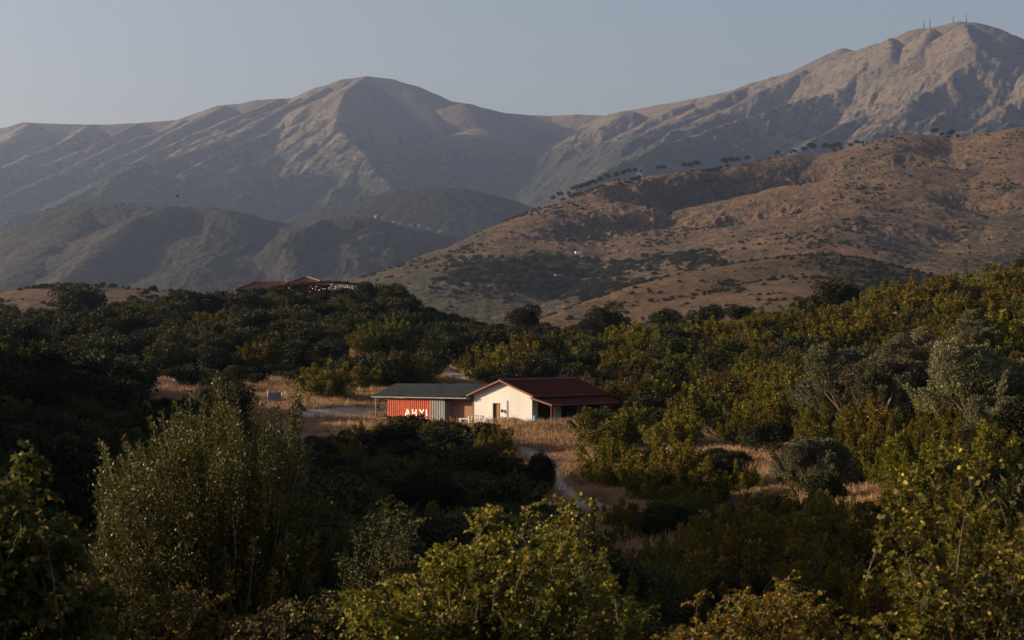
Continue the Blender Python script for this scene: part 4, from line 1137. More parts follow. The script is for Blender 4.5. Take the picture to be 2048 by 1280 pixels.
L_DRY = leaf_mat("brownish_dry_leaf", (0.035, 0.027, 0.010), (0.115, 0.080, 0.028), (0.16, 0.10, 0.04), trans=0.2)
def P_oak(k, n=9000, L=0.24):
    rng = np.random.default_rng(400 + k); return mesh_of("crown", [lump_crown(rng, 2.5, 2.3, 2.5, 26, 0.95, n, L, .6, gap=.35)], L_DARK)
def P_olive(k, n=17000, L=0.24):
    rng = np.random.default_rng(500 + k)
    return mesh_of("crown", [lump_crown(rng, 2.4, 1.9, 2.6, 34, 0.62, int(n * .8), L, .4, up=.8, gap=.35), shoots(rng, 26, 2.4, 4.9, int(n * .2), L, .35, .16, .05, base=.55)], L_OLIVE)

DARK = [P_dark(k) for k in range(5)]; SHRUB = [P_shrub(k) for k in range(6)]; BRIGHT = [P_bright(k) for k in range(6)]
DRY = [P_dry(k) for k in range(3)]
OAK = [P_oak(k) for k in range(4)]; OLIVE = [P_olive(k) for k in range(4)]
BRIGHT_HI = [P_bright(20 + k, 15000, 0.115) for k in range(4)]; DARK_HI = [P_dark(20 + k, 15000, 0.12) for k in range(3)]; SHRUB_HI = [P_shrub(20 + k, 15000, .11) for k in range(3)]
OLIVE_HI = [P_olive(20 + k, 42000, 0.16) for k in range(3)]
OAK_TR = [trunk_mesh("trunk", np.random.default_rng(600 + k), 4.2, .16, 4, .7) for k in range(2)]
OLIVE_TR = [trunk_mesh("trunk", np.random.default_rng(650 + k), 4.0, .22, 4, .8, start=.25) for k in range(2)]

PLACED = []   # x, y, radius
def place_mesh(name, me, x, y, s, sz=1.0, dz=-0.12, label=None, cat=None, group=None):
    o = link(name, me); o.location = (x, y, gz(x, y) + dz); o.rotation_euler = (R.uniform(-.05, .05), R.uniform(-.05, .05), R.uniform(0, 6.28)); o.scale = (s, s, s * sz)
    return tag(o, label, cat, group)

def place_tree(name, crown, trunk, x, y, s, label, cat, group=None, sz=1.0, dz=0.0):
    t = empty(name, (x, y, gz(x, y) + dz), R.uniform(0, 6.28)); t.scale = (s, s, s * sz)
    link("crown", crown, t); link("trunk", trunk, t)
    return tag(t, label, cat, group)

# image-space areas of the near ground that stay open (photo px polygons on the ground)
OPEN = [[(495,790),(560,765),(640,785),(700,775),(750,790),(765,850),(700,845),(640,862),(560,850),(500,830)],      # yard
        [(1040,842),(1200,842),(1215,872),(1190,925),(1200,990),(1255,1040),(1180,1050),(1120,1020),(1090,940),(1040,905),(1010,890)],  # bank below the house and path
        [(1235,858),(1345,855),(1365,915),(1240,925)], [(1330,872),(1460,868),(1470,925),(1335,935)], [(1430,915),(1560,910),(1560,1000),(1455,1005)],
        [(1270,735),(1365,735),(1365,752),(1275,752)], [(1195,975),(1345,985),(1365,1065),(1260,1075),(1195,1030)], [(1670,995),(1800,995),(1815,1060),(1680,1060)], [(1560,985),(1670,990),(1670,1015),(1560,1015)],
        [(850,735),(905,738),(985,765),(880,768)], [(735,955),(735,955),(735,955)], [(120,950),(230,945),(230,985),(120,985)], [(790,688),(845,688),(840,705),(800,705)],
        [(670,705),(720,705),(720,718),(670,718)], [(285,762),(380,762),(380,790),(285,790)], [(1120,925),(1170,925),(1190,1012),(1120,1010)]]
def in_poly(u, v, poly):
    c = False; j = len(poly) - 1
    for i in range(len(poly)):
        (xi, yi), (xj, yj) = poly[i], poly[j]
        if (yi > v) != (yj > v) and u < (xj - xi) * (v - yi) / (yj - yi + 1e-9) + xi: c = not c
        j = i
    return c
def is_open(u, v): return any(in_poly(u, v, p) for p in OPEN)
CLEAR = [[(745,765),(1000,762),(1215,765),(1200,826),(1060,836),(940,838),(900,822),(845,818),(745,812)], [(850,735),(905,738),(985,765),(880,768)],
         [(470,545),(725,545),(722,581),(610,581),(592,567),(480,562)], [(610,690),(680,690),(680,702),(610,702)], [(500,775),(760,775),(760,835),(610,835),(500,820)]]
def blocks(u, v, hp):
    return any(in_poly(u + du * hp, v - hp * f, p) for f in (.35, .62, .92) for du in (-.3, .3) for p in OPEN + CLEAR)
def near_house(x, y, r):
    w = (x - HX) * WX + (y - HY) * WY; l = (x - HX) * LX + (y - HY) * LY
    return (-19.5 - r < w < 8.0 + r) and (-2.5 - r < l < 17 + r)
def free(x, y, r):
    return all((x - a) ** 2 + (y - b) ** 2 > ((r + c) * 0.62) ** 2 for a, b, c in PLACED)

LM = [(600,570,"the hilltop restaurant roof"),(690,585,"the pergola"),(790,600,"the terrace end tree"),(645,700,"the stake rack"),(472,665,"the high fallen pole"),(290,690,"the small fallen pole"),(165,640,"the dark skyline tree"),
      (330,768,"the red soil bank"),(560,800,"the net panel posts"),(600,820,"the tarpaulin shelter"),(690,790,"the yard grass"),(850,770,"the green shed roof"),(815,810,"the orange red container"),(1005,800,"the white gable"),(1110,770,"the maroon roof"),(1150,830,"the porch"),
      (900,745,"the upper track bend"),(1055,650,"the dark skyline tree right of the hill"),(1130,890,"the dry grass bank"),(1125,975,"the pale lower track"),(1095,960,"the dark conical tree"),(1222,650,"the broad skyline tree"),(1320,742,"the high grass strip"),
      (1425,640,"the big mid skyline tree"),(1680,600,"the largest crowning tree"),(1290,890,"the grass patch beside the porch"),(1400,900,"the middle grass patch"),(1500,950,"the small grass clearing"),(1630,930,"the lone round olive"),(1700,770,"the widest olive"),
      (1850,700,"the high silver olives"),(1960,790,"the bent trunk olive"),(1985,580,"the tall corner olive"),(1745,1025,"the lowest grass patch"),(1300,1030,"the tracks end"),(1900,1000,"the corner thorn tree"),(1500,1180,"the lower thorn bush"),
      (1000,1080,"the central thorn bush"),(760,930,"the shed front bushes"),(620,900,"the tall leafy foreground tree"),(300,900,"the foreground tree top"),(175,965,"the shaded grass patch"),(100,860,"the shaded bank"),(900,680,"the track on the hill slope"),(250,710,"the dark slope path"),
      (400,640,"the skyline dip"),(960,640,"the hill shoulder"),(1180,730,"the slope over the maroon roof"),(1560,700,"the bright mid slope"),(1780,640,"the slope under the skyline"),(1450,800,"the hollow below the bright slope"),(1560,860,"the dark feathery tree"),(1820,880,"the slope olive feet")]
def where_desc(u, v, d):
    k = min(range(len(LM)), key=lambda i: (LM[i][0] - u) ** 2 + 2.2 * (LM[i][1] - v) ** 2); a, b, t = LM[k]
    du, dv = u - a, (v - b) * 1.5
    if du * du + dv * dv < 500: w = "touching"
    elif abs(du) > 2 * abs(dv): w = "right of" if du > 0 else "left of"
    elif abs(dv) > 2 * abs(du): w = "below" if dv > 0 else "above"
    else: w = ("lower right of" if du > 0 else "lower left of") if dv > 0 else ("upper right of" if du > 0 else "upper left of")
    far = math.sqrt(du * du + dv * dv); w = ("well " if far > 95 else "") + w if w != "touching" else w
    return w + " " + t, t

# named plants seen one by one in the photograph ---------------------------
def named():
    # (kind, u, v of the foot, height in photo px, label)
    T = [("oak", 165, 655, 85, "dark round tree standing out on the skyline left of the restaurant hill"),
         ("oak", 1055, 668, 55, "dark round tree on the skyline just right of the restaurant hill end"),
         ("oak", 1222, 672, 60, "broad dark tree on the skyline below the brown knoll"), ("oak", 1180, 684, 46, "smaller dark tree joined to the broad skyline tree"),
         ("oak", 1335, 668, 52, "dark tree with pointed crown in the skyline row"), ("oak", 1425, 664, 56, "big dark tree at the middle of the skyline row"), ("oak", 1385, 668, 42, "dark tree tucked left of the big skyline tree"),
         ("oak", 1480, 650, 40, "low dark tree right of the big skyline tree"),
         ("oak", 1680, 625, 66, "largest dark tree crowning the green slope below the knoll"), ("oak", 1640, 635, 50, "dark tree leaning against the largest crowning tree"), ("oak", 1605, 640, 42, "dark bushy tree left end of the crowning clump"),
         ("oak", 1745, 622, 34, "small dark tree just right of the crowning clump"), ("oak", 790, 612, 46, "dark tree with pale green top at the end of the restaurant terrace"),
         ("oak", 730, 600, 34, "round bushy tree beside the white cabinet under the pergola end"), ("oak", 1080, 1015, 112, "near black conical tree beside the pale track"),
         ("oak", 1530, 925, 85, "dark feathery tree between the dry grass and the olives"), ("oak", 1445, 985, 70, "dark bush leaning over the small grass clearing"),
         ("olive", 1985, 640, 115, "tall grey olive tree at the top corner of the slope"), ("olive", 1930, 640, 82, "grey green olive left of the tall corner olive"), ("olive", 1870, 625, 48, "low grey green olive on the skyline beside the corner olives"),
         ("olive", 1955, 740, 108, "silvery olive with tall pale crown below the corner olives"), ("olive", 1855, 770, 105, "silvery olive between the two big olive crowns"), ("olive", 1790, 800, 120, "silver olive behind the wide olive, its pale top showing"),
         ("olive", 1690, 858, 160, "widest silver olive with pale bushy crown"), ("olive", 1765, 862, 155, "shaded olive grown into the widest olive"), ("olive", 1640, 842, 92, "low drooping olive at the sunlit side of the widest olive"),
         ("olive", 1950, 880, 190, "big dark olive with visible bent trunk at the slope edge"), ("olive", 2040, 860, 150, "olive cut by the frame beside the big dark olive"), ("olive", 2000, 905, 120, "lower olive under the big dark olive"),
         ("olive", 1625, 1000, 132, "single round silver olive standing apart beside the grass clearing"), ("olive", 1590, 985, 80, "small silver olive pressed against the single round olive"),
         ("olive", 1130, 1070, 62, "small grey green olive at the foot of the track")]
    for (kd, u, v, hp, lb) in T:
        p = ground_at(u, v) if v > 660 else None
        if p is None or p.y > 430:
            y = np.interp(u, [0, 400, 800, 1000, 1300, 1600, 1800, 2048], [388, 415, 405, 385, 355, 330, 318, 300]); x = (u - 1024) / FPX * y; p = Vector((x, y, gz(x, y)))
        h = hp * p.y / FPX
        top = float(at(u, v - hp, p.y)[2]); h = max(1.5, top - p.z)
        if kd == "oak":
            s = h / 5.0; me = OAK[R.integers(4)]; tr = OAK_TR[R.integers(2)]; nm = "evergreen_tree"; cat = "tree"
        else:
            s = h / 4.7; me = (OLIVE_HI if p.y < 220 else OLIVE)[R.integers(3)]; tr = OLIVE_TR[R.integers(2)]; nm = "olive_tree"; cat = "olive tree"
        tt = place_tree(nm, me, tr, p.x, p.y, s, lb, cat); tt.scale = (tt.scale[0] * .5, tt.scale[1] * .5, tt.scale[2]) if "conical" in lb else tt.scale; PLACED.append((p.x, p.y, s * 2.0))
    for u_, y_, h_, lb in ((600, 441, 3.6, "dark bush behind the left half of the pergola"), (632, 443, 4.0, "dark bush behind the middle of the pergola"), (655, 440, 3.4, "olive green bush behind the lit bulbs"), (676, 442, 4.0, "dark bush behind the bulbs at the right"), (700, 441, 3.8, "dark bush behind the right pergola posts"), (722, 440, 3.2, "dark bush closing the right end of the pergola")):
        x_ = (u_ - 1024) / FPX * y_; place_mesh("evergreen_bush", DARK[int(R.integers(5))], x_, y_, h_ / 2.6, label=lb, cat="shrub")
    B = [(655, 800, 75, "dark leafy bush standing in the dry grass of the yard"), (790, 772, 70, "large leafy shrub between the yard and the track bend"), (735, 780, 50, "bright leafy shrub behind the shed corner"),
         (740, 712, 58, "pale yellow shoots rising beside the stake rack"), (835, 775, 52, "leafy shrub whose crown overlaps the green roof edge"), (965, 765, 40, "yellow green shrub right behind the farm house ridge"),
         (1270, 838, 92, "tall leafy shrub screening the end of the farm house"), (1222, 905, 92, "bright green sapling in front of the porch end"), (1215, 975, 92, "bright leafy bush overhanging the track"), (1262, 985, 70, "yellow green bush beside the overhanging bush"),
         (1345, 990, 118, "tall bright shrub in the middle of the dry grass"), (1400, 1015, 85, "leafy shrub leaning toward the dark bush"), (1320, 1015, 95, "loose yellow green shrub above the shaded thicket"), (1000, 990, 62, "lit leafy bush alone in the shaded hollow"),
         (1350, 905, 75, "bright shrub in front of the grass strip"), (1480, 1130, 110, "yellow green bush in the lower clearing"), (1560, 1090, 95, "bright bush below the single olive"), (1720, 1140, 120, "yellow green bush standing alone in shade"),
         (1820, 960, 70, "bright bush at the foot of the slope olives"), (1905, 990, 90, "leafy bush behind the corner thorn tree"), (1660, 1090, 90, "leafy bush under the single olive trunk"),
         (790, 900, 56, "leafy bush masking the container foot"), (860, 905, 54, "bright topped bush in front of the shed"), (930, 900, 50, "bush in front of the brick wall"), (1000, 905, 46, "yellow green bush in front of the white gable"), (740, 890, 46, "brownish bush at the shed's open corner")]
    for (u, v, hp, lb) in B:
        p = ground_at(u, v); h = hp * p.y / FPX; s = h / 2.35
        place_mesh("leafy_shrub", BRIGHT_HI[R.integers(4)], p.x, p.y, s * 1.08, 1 / 1.08, label=lb, cat="shrub"); PLACED.append((p.x, p.y, s * 1.3))
named()

def scatter():
    cand = []
    y = 62.0
    while y < 442:
        sp = 2.5 + 1.1 * min(1, y / 300) 
        half = 0.285 * y + 6
        n = int(2 * half / sp)
        for i in range(n):
            x = -half + (i + R.uniform(.05, .95)) * 2 * half / n; yy = y + R.uniform(-.5, .5) * sp
            cand.append((x, yy))
        y += sp * 0.9
    cand = np.array(cand); Z = ground_z(cand[:, 0], cand[:, 1]); U, V = uv_of(cand[:, 0], cand[:, 1], Z)
    n1 = fbm(cand[:, 0], cand[:, 1], 45, 3, 201); n2 = fbm(cand[:, 0], cand[:, 1], 18, 3, 203)
    # what each sight line still sees: skip plants far behind the hill top
    out = {"dark": [], "shrub": [], "bright": []}
    for (x, y), z, u, v, a, b in zip(cand, Z, U, V, n1, n2):
        if (is_open(u, v) and not (u > 1225 and R.random() < .30)) or near_house(x, y, 0.6): continue
        if y > 436 and 450 < u < 760: continue
        if 455 < u < 745 and 418 < y: continue
        if y < 95 and u < 1150 and False: continue
        s = (0.48 + 1.35 * R.random() ** 2.2) * (1 + .35 * b)
        if 520 < u < 740 and y > 395: s *= 0.85
        if v < 700 and u > 820 and y > 320: s = min(s, 1.0)
        if 370 < u < 505 and 212 < y < 270: s *= 0.6
        hp = s * 3.3 * FPX / y
        strict = u < 1190 or R.random() < .55
        while strict and s > .35 and blocks(u, v, hp): s *= .8; hp *= .8
        if not strict: s = min(s, .95)
        if s <= .35: continue
        if 600 < u < 700 and 285 < y < 300: continue
        if near_house(x, y, 9) and (x - HX) * LX + (y - HY) * LY < 0: s *= 0.62
        if not free(x, y, s * 1.3): continue
        if b < -0.45 and y < 300: continue
        ty = R.random()
        right = sstep(1080, 1350, u); 
        pb = 0.10 + 0.55 * right + 0.5 * a; pd = 0.36 * (1 - right) + 0.12 - 0.4 * a
        if v < 660 and u < 1100: pb = .08; pd = .35
        k = "bright" if ty < pb else ("dark" if ty < pb + pd else "shrub")
        out[k].append((y, x, u, v, s))
    return out

def far_points(): return scatter()
SCAT = far_points()
GROUPS = {"dark": ("evergreen_bush", DARK, DARK_HI, "dark evergreen bush"), "shrub": ("shrub", SHRUB, SHRUB_HI, "olive green shrub"), "bright": ("leafy_shrub", BRIGHT, BRIGHT_HI, "yellow green shrub")}
REST = []
for k, (nm, lo, hi, lb) in GROUPS.items():
    lst = sorted(SCAT[k])
    vis = [q for q in lst if -40 < q[2] < 2088]; keep = vis[:275 if k != "bright" else 250]; ks = set(id(q) for q in keep)
    for (y, x, u, v, s) in keep:
        if k == "dark" and s > 1.0 and R.random() < .6 and y > 130 and not blocks(u, v, s * 4.3 * FPX / y):
            w, land = where_desc(u, v, y); place_tree("evergreen_tree", OAK[R.integers(4)], OAK_TR[R.integers(2)], x, y, s * .72, "round dark evergreen tree " + w, "tree", "round dark trees near " + land, sz=R.uniform(.85, 1.2)); continue
        pool = hi if y < 190 else lo
        if k == "shrub" and R.random() < .16:
            w, land = where_desc(u, v, y); place_mesh("dry_shrub", DRY[R.integers(3)], x, y, s, R.uniform(.8, 1.4), label="brownish half dry shrub " + w, cat="shrub", group="brownish shrubs near " + land); continue
        w, land = where_desc(u, v, y); szw = "small" if s < .75 else ("large" if s > 1.15 else "medium"); zz = R.uniform(.8, 1.6 if k == "bright" else 1.3) if s < 1.1 and not blocks(u, v, s * 4.2 * FPX / y) else R.uniform(.75, 1.1); tw = " tall" if zz > 1.12 else (" low" if zz < .9 else "")
        place_mesh(nm, pool[R.integers(len(pool))], x, y, s, zz, label=szw + tw + " " + lb + " " + w, cat="shrub", group=lb + "s near " + land)
    REST += [(k,) + q for q in lst if id(q) not in ks]

def instanced(name, pts, meshes, kind_label):
    """one mass object: points carrying index, scale and turn, geometry nodes set the plants on them"""
    col = bpy.data.collections.new(name + "_kinds")      # never linked to the scene: only feeds the mass
    protos = []
    for i, me in enumerate(meshes):
        o = bpy.data.objects.new("%s_kind_%02d" % (name, i), me); col.objects.link(o); protos.append(o)
    me = bpy.data.meshes.new(name); me.vertices.add(len(pts))
    me.vertices.foreach_set("co", np.array([p[:3] for p in pts], np.float32).ravel())
    a = me.attributes.new("idx", 'INT', 'POINT'); a.data.foreach_set("value", np.array([p[3] for p in pts], np.int32))
    a = me.attributes.new("scl", 'FLOAT', 'POINT'); a.data.foreach_set("value", np.array([p[4] for p in pts], np.float32))
    a = me.attributes.new("rot", 'FLOAT', 'POINT'); a.data.foreach_set("value", np.array([p[5] for p in pts], np.float32))
    o = link(name, me); tag(o, kind="stuff")
    ng = bpy.data.node_groups.new(name + "_nodes", 'GeometryNodeTree')
    ng.interface.new_socket("Geometry", in_out='INPUT', socket_type='NodeSocketGeometry'); ng.interface.new_socket("Geometry", in_out='OUTPUT', socket_type='NodeSocketGeometry')
    gi = ng.nodes.new('NodeGroupInput'); go = ng.nodes.new('NodeGroupOutput')
    ci = ng.nodes.new('GeometryNodeCollectionInfo'); ci.inputs['Collection'].default_value = col; ci.inputs['Separate Children'].default_value = True; ci.inputs['Reset Children'].default_value = True
    ip = ng.nodes.new('GeometryNodeInstanceOnPoints'); ip.inputs['Pick Instance'].default_value = True
    mp = ng.nodes.new('GeometryNodeMeshToPoints')
    def attr(n, t):
        q = ng.nodes.new('GeometryNodeInputNamedAttribute'); q.data_type = t; q.inputs[0].default_value = n; return q.outputs[0]
    cx = ng.nodes.new('ShaderNodeCombineXYZ'); L = ng.links.new
    L(gi.outputs[0], mp.inputs[0]); L(mp.outputs[0], ip.inputs['Points']); L(ci.outputs[0], ip.inputs['Instance'])
    L(attr("idx", 'INT'), ip.inputs['Instance Index']); L(attr("rot", 'FLOAT'), cx.inputs[2]); L(cx.outputs[0], ip.inputs['Rotation']); L(attr("scl", 'FLOAT'), ip.inputs['Scale'])
    L(ip.outputs[0], go.inputs[0])
    md = o.modifiers.new("plants", 'NODES'); md.node_group = ng
    return o

_rz = ground_z(np.array([q[2] for q in REST]), np.array([q[1] for q in REST]))
KIDX = {"dark": (0, 5), "shrub": (5, 6), "bright": (11, 6)}
pts = []
for (k, y, x, u, v, s), _z in zip(REST, _rz):
    i0, n = KIDX[k]; pts.append((x, y, float(_z) - .12, i0 + int(R.integers(n)), s, R.uniform(0, 6.28)))
if pts: instanced("hillside_scrub", pts, DARK + SHRUB[:5] + DRY[:1] + BRIGHT, "")
def tell_apart():
    """where several shrubs would read the same, say which one counted from the left"""
    by = {}
    for o in COL.objects:
        if o.get("label") and o.get("category") in ("shrub", "tree") and o.get("group"): by.setdefault(o["label"], []).append(o)
    W = ["first", "second", "third", "fourth", "fifth", "sixth", "seventh", "eighth", "ninth", "tenth", "eleventh", "twelfth"]
    for lb, os_ in by.items():
        if 1 < len(os_) <= 12:
            for i, o in enumerate(sorted(os_, key=lambda o: o.location.x / o.location.y)): o["label"] = ("rightmost" if i == len(os_) - 1 else "leftmost" if i == 0 else W[i]) + " " + lb
tell_apart()
print("scatter", {k: len(v) for k, v in SCAT.items()}, "rest", len(REST))

# dry grass ------------------------------------------------------------------
def grass():
    m = leaf_mat("dry_grass_blade", (0.26, 0.175, 0.085), (0.47, 0.33, 0.175), (0.20, 0.12, 0.06), rough=.8, trans=.3, spec=.1)
    P = []
    for poly in OPEN:
        us = [q[0] for q in poly]; vs = [q[1] for q in poly]
        area = (max(us) - min(us)) * (max(vs) - min(vs)); n = int(area * 0.16)
        for _ in range(n):
            u, v = R.uniform(min(us) - 12, max(us) + 12), R.uniform(min(vs) - 4, max(vs) + 4)
            P.append((u, v))
    P = np.array(P)
    # to the ground: coarse march in numpy
    ys = np.arange(70, 330, 1.5); hit = np.zeros(len(P)); 
    H = None; done = np.zeros(len(P), bool)
    for y in ys:
        q = at(P[:, 0], P[:, 1], np.full(len(P), y)); act = ~done
        g = np.full(len(P), -1e9); g[act] = ground_z(q[act, 0], q[act, 1])
        h = act & (q[:, 2] < g); hit[h] = y; done |= h
    P = P[done]; hit = hit[done]; X = (P[:, 0] - 1024) / FPX * hit * 1.0; Y = hit + R.uniform(-1.2, 1.2, len(hit))
    X2 = R.uniform(-60, 60, 9000); Y2 = R.uniform(80, 300, 9000); X = np.r_[X, X2 * Y2 / 200]; Y = np.r_[Y, Y2]
    dn = fbm(X, Y, 6, 3, 301); u, v = uv_of(X, Y, ground_z(X, Y))
    tr = np.array([any(in_poly(a, b, p) for p in TRACKS) for a, b in zip(u, v)]); w = (X - HX) * WX + (Y - HY) * WY; l = (X - HX) * LX + (Y - HY) * LY
    ok = (~tr) & (dn > -.35) & ~((w > -18) & (w < 4.1) & (l > -1.0) & (l < 16)); X, Y, dn = X[ok], Y[ok], dn[ok]
    nb = 16; n = len(X); Z = ground_z(X, Y)
    hh = np.repeat(np.clip(0.55 + 0.6 * dn + 0.35 * fbm(X, Y, 14, 2, 313) + R.normal(size=n) * .15, .18, 1.3), nb)
    C = np.repeat(np.stack([X, Y, Z - .03], 1), nb, 0) + np.c_[R.normal(size=(n * nb, 2)) * .28, np.zeros(n * nb)]
    d = R.normal(size=(n * nb, 3)) * .28; d[:, 2] = 1; d = unit(d)
    hb = hh * R.uniform(.55, 1.1, n * nb); sd = unit(np.c_[R.normal(size=(n * nb, 2)), np.zeros(n * nb)]) * 0.022
    tip = C + d * hb[:, None]; V = np.stack([C - sd, C + sd, tip + sd * .8 + d * .0, tip - sd * .8], 1).reshape(-1, 3)
    F = np.arange(len(V)).reshape(-1, 4)
    t = np.clip(np.repeat(R.random(n) * .35 + .30 + .75 * fbm(X, Y, 9, 3, 311), nb) + R.normal(size=n * nb) * .12, 0, .9)
    tag(link("dry_grass", np_mesh("dry_grass", V, F, m, False, None, {"tint": t})), kind="stuff"); print("grass tufts", n)
TRACKS = [[(1020,890),(1060,897),(1120,925),(1145,975),(1175,1000),(1240,1015),(1240,1040),(1150,1030),(1110,1000),(1090,940),(1040,915)], [(850,735),(890,737),(975,765),(935,768),(900,757)], [(590,822),(680,815),(760,815),(760,828),(700,838),(600,845)]]
grass()
# ------------------------------------------------------------------ foreground trees, leaf by leaf
def tube(P, r0, r1, n=5):
    """tapering tube along points P (k,3)"""
    k = len(P); T = unit(np.gradient(P, axis=0)); A = unit(np.cross(T, np.array([0.31, 0.2, 0.93]))); B = np.cross(T, A)
    r = np.linspace(r0, r1, k)[:, None, None]; a = 2 * np.pi * np.arange(n) / n
    V = P[:, None] + r * (A[:, None] * np.cos(a)[None, :, None] + B[:, None] * np.sin(a)[None, :, None])
    i = np.arange(k - 1)[:, None] * n + np.arange(n)[None]; j = np.arange(k - 1)[:, None] * n + (np.arange(n)[None] + 1) % n
    F = np.stack([i, j, j + n, i + n], -1).reshape(-1, 4)
    return V.reshape(-1, 3), F, np.zeros(len(F))

def bez(a, b, c, n):
    t = np.linspace(0, 1, n)[:, None]; return (1 - t) ** 2 * a + 2 * t * (1 - t) * b + t * t * c

def pear_tree(name, label, cat, u0, d, outline, n_in, leaf, per, seed, mat, thick=1.6, vbot=1290, extra=()):
    rng = np.random.default_rng(seed); ou = [q[0] for q in outline]; ov = [q[1] for q in outline]
    base = at(u0, 1280, d); base[2] = gz(base[0], d); root = empty(name, tuple(base)); tag(root, label, cat)
    crotch = base + np.array([0, 0, 1.5]); wood = []; lv = []
    tips = [at(u, v, d + rng.uniform(-.5, .5)) for u, v in extra]
    for _ in range(n_in):
        u = rng.uniform(ou[0], ou[-1]); top = np.interp(u, ou, ov); v = top + 14 + (vbot - top) * rng.random() ** 1.25
        tips.append(at(u, v, d + rng.uniform(-thick, thick) * (1 - .4 * abs(u - u0) / (ou[-1] - ou[0]))))
    for i, tp in enumerate(tips):
        L = np.linalg.norm(tp - crotch); st = min(L * .75, rng.uniform(1.0, 2.0)); dirn = unit((tp - crotch) * np.array([.55, .55, 1.0]))
        foot = crotch + (tp - crotch) * (1 - st / L) * rng.uniform(.8, 1.0); foot = foot + rng.normal(size=3) * .12
        mid = (foot + tp) / 2 + np.array([(tp - foot)[0], (tp - foot)[1], 0]) * .22
        P = bez(foot, mid, tp, 12); wood.append(tube(P, .013, .003, 4))
        n = int(per * st); s = rng.random(n) ** .8; q = s * 11; k = np.minimum(q.astype(int), 10); f = (q - k)[:, None]; C = P[k] * (1 - f) + P[k + 1] * f
        T = unit(P[k + 1] - P[k]); side = unit(np.cross(T, rdir(n, rng))); wid = (.02 + .24 * (1 - s) ** .8)[:, None] * rng.random((n, 1)) ** .6
        Q = C + side * wid; D = unit(T * .75 + side * .8 + rdir(n, rng) * .35)
        V, F = leaves(Q, D, leaf * rng.uniform(.6, 1.25, n), .52, rng); t = np.clip(rng.random(n) * .8 + rng.uniform(-.1, .1), 0, .92); t[rng.random(n) < .025] = 1
        lv.append((V, F, t))
    nc = n_in // 2; cu = rng.uniform(ou[0] + 8, ou[-1] - 8, nc); ct = np.interp(cu, ou, ov); cv = ct + 75 + (vbot - ct) * rng.random(nc); cy = d + rng.uniform(-thick, thick, nc) * .9; CC = at(cu, cv, cy); cr = rng.uniform(.12, .34, nc)
    n = int(n_in * per * .36); k = rng.integers(0, nc, n); dd = rdir(n, rng); Q = CC[k] + dd * (cr[k] * rng.random(n) ** .45)[:, None] * np.array([1, 1, 1.5])
    V, F = leaves(Q, unit(dd * .6 + rdir(n, rng) * .7 + np.array([0, 0, .4])), leaf * rng.uniform(.6, 1.2, n), .52, rng); t = np.clip(rng.random(n) * .75 + rng.uniform(-.15, .15, nc)[k] + .08, 0, .92); t[rng.random(n) < .03] = 1; lv.append((V, F, t))
    # limbs from the ground to the shoots
    for i in range(16):
        tp = tips[int(rng.integers(len(tips)))]; e = crotch + (tp - crotch) * .55; P = bez(base + rng.normal(size=3) * .05 + np.array([0, 0, -.3]), crotch, e, 9); wood.append(tube(P, .075, .018, 6))
    off = base
    for nm, parts, m in (("leaves", lv, mat), ("branches", wood, M_BARK)):
        V, F, T = merge(parts); o = link(nm, np_mesh(nm, V - off, F, m, False, None, {"tint": T}), root)
    return root

